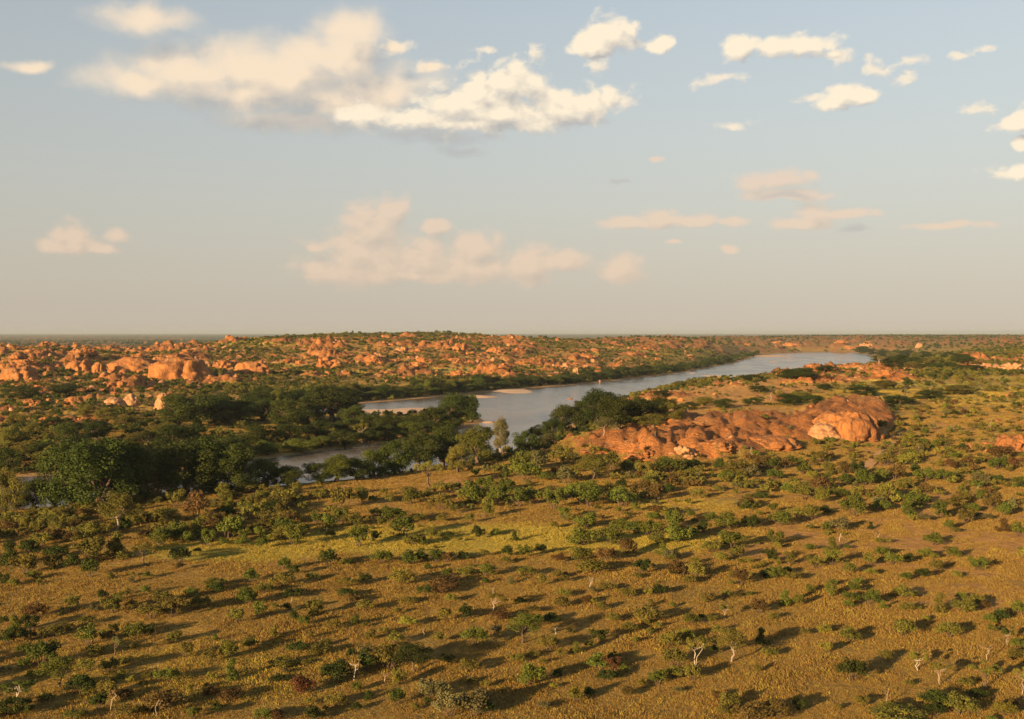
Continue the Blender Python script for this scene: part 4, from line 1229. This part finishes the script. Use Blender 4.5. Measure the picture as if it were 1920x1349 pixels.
for (px, py, w, h, shp, c, bark, lab, ph_) in SPECIAL_RIVER:
    loc, wm, hm = shrub_dims(px, py, w, h)
    t = plant('riverside_tree', 'tree', 'trees along the river', ('river', 2) if shp == 'V' else ('tree', TREE_OF[shp][0]), c, bark, loc, wm, hm, (6, 5.9), ('crown', 'trunk'))
    t['label'] = lab
    LANDMARKS.append((px, py - h / 2, 'the ' + ph_))
TREE_W = lambda w: 'huge' if w > 95 else ('large' if w > 55 else ('medium' if w > 30 else 'small'))
RIVER_TREES.sort(key=lambda s: -s[2] * s[3])
for i, (px, py, w, h, c) in enumerate(RIVER_TREES):
    loc, wm, hm = shrub_dims(px, py, w, h)
    sd = float(river_sd(np.array([loc[0]]), np.array([loc[1]]))[0])
    if sd < 1.0:      # keep the trunks on the bank
        for dq in (-3, 3, -6, 6, -10, 10, -14, 14):
            l2, w2, h2 = shrub_dims(px, py + dq, w, h)
            if float(river_sd(np.array([l2[0]]), np.array([l2[1]]))[0]) > 1.5:
                loc, wm, hm = l2, w2, h2
                break
    kind = 'river' if w > 24 else 'rlod'
    t = plant('riverside_tree', 'tree', 'trees along the river', (kind, random.randrange(8)), c, 'brown', loc, wm * .94, hm * (.72 if 470 < px < 790 and py > 880 else .80), (6.2, 6.4), ('crown', 'trunk'))
    THINGS.append(dict(o=t, x=px, y=py - h / 2, desc='%s %s tree' % (TREE_W(w), CNAME[c])))


# ------------------------------------------------------------------ rock outcrops
def ico(sub):
    import bmesh
    bm = bmesh.new()
    bmesh.ops.create_icosphere(bm, subdivisions=sub, radius=1)
    V = np.array([v.co[:] for v in bm.verts])
    Fc = np.array([[v.index for v in f.verts] for f in bm.faces])
    bm.free()
    return V, Fc


ICO4, ICO2 = ico(5), ico(2)


def n3(P, s, seed):
    a = fbm(P[:, 0] * s + 31 + seed * 3.1, P[:, 1] * s + 17, seed, 4)
    b = fbm(P[:, 1] * s + 51 + seed * 1.7, P[:, 2] * s + 27, seed + 9, 4)
    c = fbm(P[:, 2] * s + 11, P[:, 0] * s + 67 + seed, seed + 19, 4)
    return (a + b + c) / 3 - 0.5


def rock_mesh(seed, base, m, craggy=0.5, name='rock', cut=0.13):
    V, Fc = base
    r = np.random.default_rng(seed)
    P = V.copy()
    # flatten a few faces so that it looks broken along joints
    for _ in range(6):
        n = r.normal(size=3)
        n[2] = abs(n[2]) * .6
        n /= np.linalg.norm(n)
        d = r.uniform(.62, .9) if cut > .1 else r.uniform(.84, .98)
        k = P @ n
        P = P - np.outer(np.maximum(k - d, 0) * .85, n)
    cr = np.abs(n3(V, 2.4, seed + 7)) * 6
    cr = np.clip(cr, 0, .55) - .4
    P = P * (1 + craggy * (n3(V, 1.3, seed) * 1.6 + n3(V, 4.2, seed + 3) * 1.1 + cr * .75))[:, None]
    for q in range(7):
        n = r.normal(size=3)
        n[2] *= .15
        if q > 4:
            n = np.array([r.normal() * .15, r.normal() * .15, 1.0])
        n /= np.linalg.norm(n)
        dd = V @ n - r.uniform(-.6, .75) + n3(V, 1.5, seed + 11 + q) * .35
        P = P * (1 - cut * np.exp(-(dd / .055) ** 2) - cut * .4 * (dd > 0))[:, None]
    st = np.sin(P[:, 2] * 11 + 3 * n3(V, 2, seed + 5)) * 0.03 * craggy
    P[:, :2] *= (1 + st)[:, None]
    P[:, :2] /= np.percentile(np.abs(P[:, 0]), 98)
    P[:, 2] /= P[:, 2].max()
    P[:, 2] = np.where(P[:, 2] < 0, P[:, 2] * .35, P[:, 2])
    return mesh_np(name, P, Fc, m, True)


ROCKP = {('r', i): rock_mesh(700 + i, ICO4, M_ROCK, .5 + .06 * i) for i in range(7)}
ROCKP.update({('p', i): rock_mesh(740 + i, ICO4, M_PALEROCK, .6 + .06 * i) for i in range(4)})
ROCKP.update({('r', 7 + i): rock_mesh(760 + i, ICO4, M_ROCK, .30, cut=.06) for i in range(4)})
ROCKP.update({('p', 4 + i): rock_mesh(770 + i, ICO4, M_PALEROCK, .26, cut=.05) for i in range(3)})
OUTCROPS = [  # px, base py, width, height, material, label
    (1592, 812, 122, 50, 'r', 'large rounded red rock dome with dark streaks on the right ridge', 'the red rock dome'),
    (1545, 818, 60, 28, 'p', 'pale broken rock face under the left side of the red dome', 'the broken pale face'),
    (1288, 860, 66, 34, 'p', 'pale orange cliff face at the front of the red ridge', 'the pale orange cliff'),
    (1210, 852, 96, 28, 'r', 'red rock face at the left half of the right ridge', 'the left ridge face'),
    (1140, 848, 90, 18, 'r', 'low red rock at the left end of the right ridge', 'the low ridge end rock'),
    (1360, 846, 90, 26, 'r', 'red rock behind bushes right of the pale cliff face', 'the rock right of cliff'),
    (1445, 836, 110, 20, 'r', 'low brown rock between the pale cliff and the red dome', 'the low brown rock'),
    (1310, 796, 60, 8, 'r', 'bright red rock slab on the crest of the ridge', 'the crest slab'),
    (1860, 696, 64, 22, 'p', 'pale cliff rock left of two near the right edge of the plateau', 'the left plateau cliff'),
    (1906, 696, 54, 22, 'p', 'pale cliff rock cut off by the right edge of the picture', 'the right plateau cliff'),
    (1725, 652, 17, 11, 'p', 'small pale boulder standing above the far right wood', 'the small far boulder'),
    (1905, 845, 96, 42, 'r', 'red rock slope at the right edge below the plateau', 'the right edge rock'),
    (1820, 842, 20, 12, 'r', 'small round red boulder among bushes left of the right edge rock', 'the small round boulder'),
    (1620, 692, 60, 12, 'r', 'flat red rock on the plateau below the river bend', 'the flat plateau rock'),
    (1670, 706, 50, 14, 'r', 'reddish rock hump right of the flat plateau rock', 'the plateau hump'),
    (242, 764, 36, 32, 'p', 'big egg-shaped pale boulder lit on its left side', 'the egg-shaped boulder'),
    (302, 768, 30, 38, 'p', 'tall pale boulder standing right of the egg-shaped boulder', 'the tall pale boulder'),
    (208, 765, 46, 24, 'p', 'broad low boulder left of the egg-shaped boulder', 'the broad low boulder'),
    (135, 760, 46, 20, 'r', 'flat brown boulder far left of the egg-shaped boulder', 'the flat brown boulder'),
    (52, 760, 50, 16, 'r', 'long low rock with white stone on top at the left', 'the long low rock'),
    (26, 795, 30, 18, 'r', 'orange rock among bushes at the left edge', 'the left edge rock'),
    (85, 795, 34, 18, 'r', 'dull brown rock among bushes right of the left edge rock', 'the dull brown rock'),
    (246, 700, 112, 38, 'r', 'big red whaleback dome left of the largest dome', 'the left whaleback dome'),
    (326, 704, 112, 42, 'r', 'largest red whaleback dome on the left hills', 'the largest whaleback dome'),
    (145, 699, 58, 32, 'r', 'rounded red dome left of the whaleback pair', 'the rounded left dome'),
    (183, 698, 26, 24, 'r', 'narrow red rock between the rounded dome and the whalebacks', 'the narrow red rock'),
    (28, 710, 74, 30, 'r', 'broad brown dome at the far left edge', 'the far left dome'),
    (80, 650, 40, 14, 'r', 'red rock knob on the highest point of the left skyline', 'the skyline knob'),
    (150, 664, 44, 18, 'r', 'red slab rock just below the left skyline', 'the skyline slab'),
    (470, 697, 64, 26, 'r', 'rounded orange outcrop right of the largest dome', 'the rounded outcrop'),
    (415, 690, 34, 18, 'r', 'orange outcrop just right of the largest dome', 'the small orange outcrop'),
    (386, 686, 18, 10, 'p', 'single round boulder in the gap right of the largest dome', 'the single gap boulder'),
    (605, 692, 60, 32, 'r', 'pointed orange outcrop in the middle of the left hills', 'the pointed outcrop'),
    (700, 684, 46, 26, 'r', 'orange outcrop below the highest hill', 'the outcrop below hill'),
    (860, 660, 44, 22, 'r', 'rounded rock group below the right shoulder of the highest hill', 'the shoulder rock'),
    (925, 664, 36, 18, 'r', 'lone bright outcrop right of the shoulder rock', 'the lone bright outcrop'),
    (1062, 690, 22, 14, 'p', 'pale block rock above the north bank trees', 'the pale block rock'),
    (1080, 700, 16, 16, 'p', 'upright pale rock by the north bank trees', 'the upright pale rock'),
    (955, 714, 26, 20, 'r', 'orange crag rising among the north bank trees', 'the bank crag'),
    (860, 706, 40, 16, 'r', 'orange ledge above the north bank trees', 'the bank ledge'),
    (1115, 680, 22, 10, 'p', 'pale ledge on the slope above the river', 'the pale ledge'),
    (1070, 749, 12, 3, 'r', 'small brown rock standing in the river', 'the river rock'),
    (1123, 716, 8, 4, 'p', 'small orange boulder at the north waterline', 'the waterline boulder'),
    (1047, 722, 7, 3, 'p', 'small white boulder at the north waterline', 'the white waterline boulder'),
]


def add_rock(px, py, w, h, m, rng, smooth=False):
    x, y, z = at(px, py)
    k = y / F
    W_, H_ = w * k, h * k
    nv = 7 if m == 'r' else 4
    if smooth:
        o = link('rock', ROCKP[(m, nv + rng.randrange(4 if m == 'r' else 3))])
    else:
        o = link('rock', ROCKP[(m, rng.randrange(nv))])
    dep = W_ * rng.uniform(.45, .65)
    o.location = (x, y + dep * .5, z - H_ * .25)
    o.scale = (W_ * .54, dep, H_ * 1.2)
    o.rotation_euler = (0, 0, rng.uniform(-.3, .3))
    o['category'] = 'rock'
    o['group'] = 'red sandstone rocks on the hills'
    return o


rk_ = random.Random(11)
for (px, py, w, h, m, lab, ph_) in OUTCROPS:
    sm = any(q in lab for q in ('dome', 'boulder', 'whaleback', 'rounded'))
    o = add_rock(px, py, w, h * (.85 if sm else .72), m, rk_, sm)
    o['label'] = lab
    LANDMARKS.append((px, py - h / 2, ph_))
ROCK_BANDS = [(10, 460, 660, 705, 12, 28, 10), (10, 330, 716, 758, 18, 20, 9), (400, 720, 668, 698, 12, 26, 10), (640, 1000, 655, 690, 16, 22, 9), (780, 1130, 676, 706, 12, 20, 8), (1100, 1330, 652, 680, 8, 18, 7),
              (1120, 1480, 835, 852, 4, 16, 5), (1400, 1640, 642, 654, 8, 20, 7)]
for (xa, xb, ya, yb, n, w, h) in ROCK_BANDS:
    for _ in range(n):
        px, py = rk_.uniform(xa, xb), rk_.uniform(ya, yb)
        s = rk_.uniform(.55, 1.5)
        o = add_rock(px, py, w * s * 1.1, h * s * rk_.uniform(.45, .7), 'r' if rk_.random() < .8 else 'p', rk_)
        THINGS.append(dict(o=o, x=px, y=py - h / 2, desc='%s %s rock' % ('broad' if s > 1.15 else ('mid-sized' if s > .8 else 'small'), 'orange' if o.data.materials[0] is M_ROCK else 'pale')))


# ------------------------------------------------------------------ scattering of what nobody could count
def scatter(name, pts, scl, rot, pick, meshes):
    """one object of kind stuff: instances of meshes on points"""
    me = bpy.data.meshes.new(name)
    me.vertices.add(len(pts))
    me.vertices.foreach_set('co', np.asarray(pts, np.float32).ravel())
    a = me.attributes.new('scl', 'FLOAT_VECTOR', 'POINT')
    a.data.foreach_set('vector', np.asarray(scl, np.float32).ravel())
    a = me.attributes.new('rot', 'FLOAT', 'POINT')
    a.data.foreach_set('value', np.asarray(rot, np.float32))
    a = me.attributes.new('pick', 'INT', 'POINT')
    a.data.foreach_set('value', np.asarray(pick, np.int32))
    c = bpy.data.collections.new(name + '_kinds')
    for i, m in enumerate(meshes):
        c.objects.link(bpy.data.objects.new('%s_kind_%03d' % (name, i), m))
    ng = bpy.data.node_groups.new(name, 'GeometryNodeTree')
    ng.interface.new_socket('Geometry', in_out='INPUT', socket_type='NodeSocketGeometry')
    ng.interface.new_socket('Geometry', in_out='OUTPUT', socket_type='NodeSocketGeometry')
    T = NT(ng)
    gi, go = T.new('NodeGroupInput'), T.new('NodeGroupOutput')
    ci = T.new('GeometryNodeCollectionInfo')
    ci.inputs['Collection'].default_value = c
    ci.inputs['Separate Children'].default_value = True
    ci.inputs['Reset Children'].default_value = True
    ip = T.new('GeometryNodeInstanceOnPoints')

    def named(nm, typ):
        n = T.new('GeometryNodeInputNamedAttribute', data_type=typ)
        n.inputs['Name'].default_value = nm
        return n.outputs[0]
    T.l.new(gi.outputs[0], ip.inputs['Points'])
    T.l.new(ci.outputs[0], ip.inputs['Instance'])
    ip.inputs['Pick Instance'].default_value = True
    T.l.new(named('pick', 'INT'), ip.inputs['Instance Index'])
    T.l.new(named('scl', 'FLOAT_VECTOR'), ip.inputs['Scale'])
    cx = T.new('ShaderNodeCombineXYZ')
    T.l.new(named('rot', 'FLOAT'), cx.inputs[2])
    T.l.new(cx.outputs[0], ip.inputs['Rotation'])
    T.l.new(ip.outputs[0], go.inputs[0])
    o = link(name, me, None, 'stuff')
    md = o.modifiers.new('scatter', 'NODES')
    md.node_group = ng
    return o


def fan(n, r0, r1, half=0.58, power=2.0):
    t = RNG.uniform(-half, half, n)
    u = RNG.random(n)
    y = (r0 ** power + u * (r1 ** power - r0 ** power)) ** (1 / power)
    return t * y, y


# the rest of the digitised shrubs + a sprinkle of seedlings
cols = 'gdobpy'
kinds = [foliage_mesh(('shrub' if q == 0 else 'lod', i), c) for q in (0, 1) for c in cols + 'r' for i in range(10)]
kidx = {(q, c, i): n for n, (q, c, i) in enumerate((q, c, i) for q in (0, 1) for c in cols + 'r' for i in range(10))}
pts, scl, pick = [], [], []
for (loc, wm, hm, c, v) in REST:
    pts.append(loc)
    scl.append((wm / 3, wm / 3, hm / 2.1))
    pick.append(kidx[(0, c, v)])
x, y = fan(5100, 95, 560)
u_, v_, _d = project(x, y, grid_sample(GZ, x, y))
dens = fbm(x / 15, y / 15, 91, 3) + .0
soil = grid_sample(GSOIL, x, y)
green = grid_sample(GGREEN, x, y)
ok = (dens > 0.52 + 0.12 * soil + 0.08 * green) & (river_sd(x, y) > 4) & (grid_sample(GROCK, x, y) < .4)
for k in np.nonzero(ok)[0]:
    s = RNG.uniform(.5, 1.25) * np.interp(y[k], [100, 300, 560], [.8, 1.0, 1.3])
    pts.append((x[k], y[k], float(grid_sample(GZ, x[k:k + 1], y[k:k + 1])[0])))
    scl.append((s * .62, s * .62, s * .55))
    pick.append(kidx[(1 if y[k] > 200 else 0, 'oogobyodp'[RNG.integers(9)], int(RNG.integers(10)))])
x, y = fan(2600, 215, 400)
u_, v_, _d = project(x, y, grid_sample(GZ, x, y))
dens = fbm(x / 14 + 31, y / 14, 191)
ok = (u_ > 860) & (dens > np.where(u_ > 1300, .46, .5)) & (river_sd(x, y) > 4) & (grid_sample(GROCK, x, y) < .4) & (v_ < 960)
for k in np.nonzero(ok)[0]:
    s = RNG.uniform(.6, 1.5)
    pts.append((x[k], y[k], float(grid_sample(GZ, x[k:k + 1], y[k:k + 1])[0])))
    scl.append((s * .75, s * .75, s * .75))
    pick.append(kidx[(1, 'oogogobyopg'[RNG.integers(11)], int(RNG.integers(10)))])
x, y = fan(2600, 190, 300)
u_, v_, _d = project(x, y, grid_sample(GZ, x, y))
dens = fbm(x / 12 + 61, y / 12, 291)
ok = (u_ < 560) & (dens > .42) & (river_sd(x, y) > 9) & (v_ < 1020)
for k in np.nonzero(ok)[0]:
    s = RNG.uniform(.6, 1.4)
    pts.append((x[k], y[k], float(grid_sample(GZ, x[k:k + 1], y[k:k + 1])[0])))
    scl.append((s * .9, s * .9, s * .85))
    pick.append(kidx[(0, 'oooyobo'[RNG.integers(7)], int(RNG.integers(10)))])
x, y = fan(2600, 95, 480)          # the same bush goes on beyond the sides of the picture
dens = fbm(x / 20 + 7, y / 20, 391)
ok = (np.abs(x / y) > .472) & (dens > .46) & (river_sd(x, y) > 4)
for k in np.nonzero(ok)[0]:
    s = RNG.uniform(.6, 1.5)
    pts.append((x[k], y[k], float(grid_sample(GZ, x[k:k + 1], y[k:k + 1])[0])))
    scl.append((s, s, s * .9))
    pick.append(kidx[(0, 'oogdgobyo'[RNG.integers(9)], int(RNG.integers(10)))])
scatter('small_shrubs', pts, scl, RNG.uniform(0, 6.28, len(pts)), pick, kinds)


def bush_scatter(name, n, r0, r1, power, thr, smin, smax, colours, keyname, nkey, maxrock, cell, half=.58, hs=.95, seed=0, dy=None, lod=None):
    x, y = fan(n, r0, r1, half, power)
    rk = grid_sample(GROCK, x, y)
    de = fbm(x / cell + seed, y / cell, 95 + seed)
    ok = (de > thr) & (rk < maxrock) & (river_sd(x, y) > 3)
    if dy is not None:
        ok &= dy(x, y)
    x, y = x[ok], y[ok]
    z = grid_sample(GZ, x, y)
    s = RNG.uniform(smin, smax, len(x))
    ms = [foliage_mesh((keyname, i), c) for c in colours for i in range(nkey)]
    return scatter(name, np.stack([x, y, z - .1], -1), np.stack([s, s, s * hs], -1), RNG.uniform(0, 6.28, len(x)), RNG.integers(0, len(ms), len(x)), ms)


# bush of the right plateau, of the left bank and of the red hills
bush_scatter('plateau_bushes', 9000, 310, 1100, 1.6, .46, .45, 1.35, 'oogdobyp', 'lod', 10, .75, 22, seed=3, dy=lambda x, y: (x > 0.11 * y) & (grid_sample(GSOIL, x, y) * .8 < RNG.random(len(x))))
bush_scatter('bank_bushes', 7600, 320, 900, 1.6, .42, .7, 1.7, 'dodgo', 'lod', 10, .45, 30, seed=5, dy=lambda x, y: x < 0.11 * y)
bush_scatter('hill_bushes', 29500, 640, 1700, 1.2, .40, .7, 1.7, 'doodoo', 'lod', 10, .30, 35, seed=7)
bush_scatter('rock_bushes', 8800, 560, 1700, 1.2, .42, .45, 1.3, 'dooy', 'lod', 10, 1.1, 25, seed=13)
bush_scatter('shore_bushes', 10800, 230, 1000, 1.3, .30, .55, 1.25, 'dddg', 'lod', 10, .45, 20, seed=15, dy=lambda x, y: (river_sd(x, y) < np.where(x > -0.2 * y, 9, 14)) & (y > 300 - 0.12 * x))
bush_scatter('far_bushes', 19000, 1500, 5200, 1.1, .36, 1.0, 2.4, 'ddod', 'lod', 10, .6, 70, seed=9, hs=1.15)

# loose boulders on the hills
x, y = fan(10500, 330, 1500, .58, 1.3)
rk = grid_sample(GROCK, x, y)
ok = (((rk > .3) & (RNG.random(len(x)) < np.interp(y, [400, 600], [.25, 1]))) | (RNG.random(len(x)) < .04)) & (river_sd(x, y) > 3)
x, y = x[ok], y[ok]
s = (RNG.uniform(.3, 1.0, len(x)) ** 3 * 2.6 + .25) * np.interp(y, [330, 700], [.45, 1.0])
bm_ = [rock_mesh(800 + i, ICO2, M_ROCK if i < 4 else M_PALEROCK, .7, 'boulder') for i in range(6)]
scatter('loose_boulders', np.stack([x, y, grid_sample(GZ, x, y) - .1], -1), np.stack([s * RNG.uniform(.8, 1.5, len(x)), s, s * RNG.uniform(.6, 1.1, len(x))], -1),
        RNG.uniform(0, 6.28, len(x)), RNG.integers(0, 6, len(x)), bm_)


# dry grass of the foreground
def make_grass_mat(name, ca, cb):
    m, T, b = mat(name)
    t = attr(T, 'tint').outputs['Fac']
    pos = T.new('ShaderNodeNewGeometry').outputs['Position']
    n = T.noise(pos, 0.05, 4, 0.6)
    T.put(b.inputs['Base Color'], T.mix(T.ramp(T.math('ADD', T.math('MULTIPLY', t, .5), T.math('MULTIPLY', n, .6)), .25, .75), ca, cb))
    b.inputs['Roughness'].default_value = .8
    b.inputs['Specular IOR Level'].default_value = .1
    return m


GRASS = [make_grass_mat('dry_golden_grass', (0.185, 0.112, 0.029), (0.235, 0.142, 0.036)), make_grass_mat('green_gold_grass', (0.23, 0.175, 0.030), (0.34, 0.255, 0.044))]


def tuft(seed, m, blades=22):
    rng = np.random.default_rng(seed)
    V, Fc, tt = [], [], []
    for k in range(blades):
        an = rng.random() * 6.28
        b = rng.normal(size=2) * .24
        L = rng.uniform(.09, .27)
        ln = rng.uniform(.06, .24)
        w = rng.uniform(.008, .018)
        dx, dy = math.cos(an), math.sin(an)
        n = len(V)
        V += [(b[0] - dy * w, b[1] + dx * w, 0), (b[0] + dy * w, b[1] - dx * w, 0), (b[0] + dx * ln * .5 + dy * w * .7, b[1] + dy * ln * .5 - dx * w * .7, L * .65), (b[0] + dx * ln, b[1] + dy * ln, L)]
        Fc.append((n, n + 1, n + 2, n + 3))
        tt += [rng.random()] * 4
    return mesh_np('tuft', V, Fc, m, False, {'tint': tt})


TUFTS = [tuft(900 + i, GRASS[0]) for i in range(5)] + [tuft(910 + i, GRASS[1]) for i in range(4)]
x, y = fan(560000, 92, 560, .58, 1.2)
soil, green = grid_sample(GSOIL, x, y), grid_sample(GGREEN, x, y)
de = fbm(x / 9 + 5, y / 9, 61) * .6 + fbm(x / 2.5, y / 2.5, 62, 2) * .4
ok = (de > .31 + .15 * soil + .3 * np.clip((y - 330) / 230, 0, 1)) & (river_sd(x, y) > 4) & (grid_sample(GROCK, x, y) < .5)
x, y, green, de = x[ok], y[ok], green[ok], de[ok]
s = RNG.uniform(.6, 1.2, len(x)) * np.interp(y, [90, 360], [.95, 1.3]) * np.interp(de, [.4, .68], [.8, 1.7])
gsel = RNG.random(len(x)) < np.clip(green * .9 + .12, 0, 1)
scatter('dry_grass', np.stack([x, y, grid_sample(GZ, x, y) - .03], -1), np.stack([s * 1.1, s * 1.1, s * RNG.uniform(.6, 1.1, len(x))], -1), RNG.uniform(0, 6.28, len(x)),
        np.where(gsel, RNG.integers(5, 9, len(x)), RNG.integers(0, 5, len(x))), TUFTS)

# ------------------------------------------------------------------ dirt track on the right slope
tp = [at(px, py) for (px, py) in ((1622, 880), (1640, 862), (1662, 842), (1676, 824), (1684, 808))]
TV, TF = [], []
for k, p in enumerate(tp):
    q = Vector(tp[min(k + 1, len(tp) - 1)]) - Vector(tp[max(k - 1, 0)])
    sx = Vector((q.y, -q.x, 0)).normalized() * 1.5
    for s in (-1, -.5, 0, .5, 1):
        a = Vector(p) + sx * s
        TV.append((a.x, a.y, ground_z(a.x, a.y) + .12))
    if k:
        for j in range(4):
            TF.append(((k - 1) * 5 + j, (k - 1) * 5 + j + 1, k * 5 + j + 1, k * 5 + j))
tm, T_, b_ = mat('bare_track_soil')
T_.put(b_.inputs['Base Color'], T_.mix(T_.ramp(T_.noise(T_.new('ShaderNodeNewGeometry').outputs['Position'], .5, 4), .35, .65), (.36, .19, .062), (.30, .155, .05)))
b_.inputs['Roughness'].default_value = .95
link('dirt_track', mesh_np('dirt_track', TV, TF, tm, True), None, 'structure')

# ------------------------------------------------------------------ haze
HZ = bpy.data.materials.new('haze')
HZ.use_nodes = True
H = NT(HZ.node_tree)
H.n.clear()
pv = H.new('ShaderNodeVolumePrincipled')
pv.inputs['Color'].default_value = (0.36, 0.42, 0.46, 1)
pv.inputs['Density'].default_value = 0.5 / 10000
pv.inputs['Anisotropy'].default_value = 0.0
ho = H.new('ShaderNodeOutputMaterial')
H.l.new(pv.outputs[0], ho.inputs['Volume'])
R = 34500.0
zb, zt = float(GZ.min()) - 1.0, 62.0
V = [(sx * R, sy * R, z) for z in (zb, zt) for sx, sy in ((-1, -1), (1, -1), (1, 1), (-1, 1))]
hm = bpy.data.meshes.new('haze')
hm.from_pydata(V, [], [(3, 2, 1, 0), (4, 5, 6, 7), (0, 1, 5, 4), (1, 2, 6, 5), (2, 3, 7, 6), (3, 0, 4, 7)])
hm.materials.append(HZ)
link('haze', hm, None, 'stuff')

# ------------------------------------------------------------------ labels that single each thing out
ORD = ['leftmost', 'second from left', 'third from left', 'fourth from left', 'fifth from left', 'sixth from left', 'seventh from left', 'eighth from left', 'ninth from left', 'tenth from left']


def relation(dx, dy):
    dy *= 1.6
    a = math.degrees(math.atan2(-dy, dx)) % 360
    return ['right of', 'above right of', 'above', 'above left of', 'left of', 'below left of', 'below', 'below right of'][int(((a + 22.5) % 360) // 45)]


for t in THINGS:
    best = min(LANDMARKS, key=lambda l: (l[0] - t['x']) ** 2 + ((l[1] - t['y']) * 1.8) ** 2)
    t['rel'] = relation(t['x'] - best[0], t['y'] - best[1]) + ' ' + best[2]
    t['base'] = t['desc'] + ' ' + t['rel']
sets = {}
for t in THINGS:
    sets.setdefault(t['base'], []).append(t)
for base, ts in sets.items():
    if len(ts) > 12:      # a dense row: tell the nearer ones from the farther ones first
        ts.sort(key=lambda t: t['y'])
        q = -(-len(ts) // 3) if len(ts) > 24 else -(-len(ts) // 2)
        parts_ = [ts[k:k + q] for k in range(0, len(ts), q)]
        names = ['farther', 'middle', 'nearer'] if len(parts_) == 3 else ['farther', 'nearer']
    else:
        parts_, names = [ts], ['']
    for pt, nm in zip(parts_, names):
        pt.sort(key=lambda t: t['x'])
        for k, t in enumerate(pt):
            n = len(pt)
            if n == 1:
                od = ''
            elif k < (n + 1) // 2:
                od = ORD[min(k, len(ORD) - 1)]
            else:
                od = 'rightmost' if k == n - 1 else ORD[min(n - 1 - k, len(ORD) - 1)].replace('left', 'right')
            t['o']['label'] = ' '.join((od + ' ' + nm + ' ' + base).split())
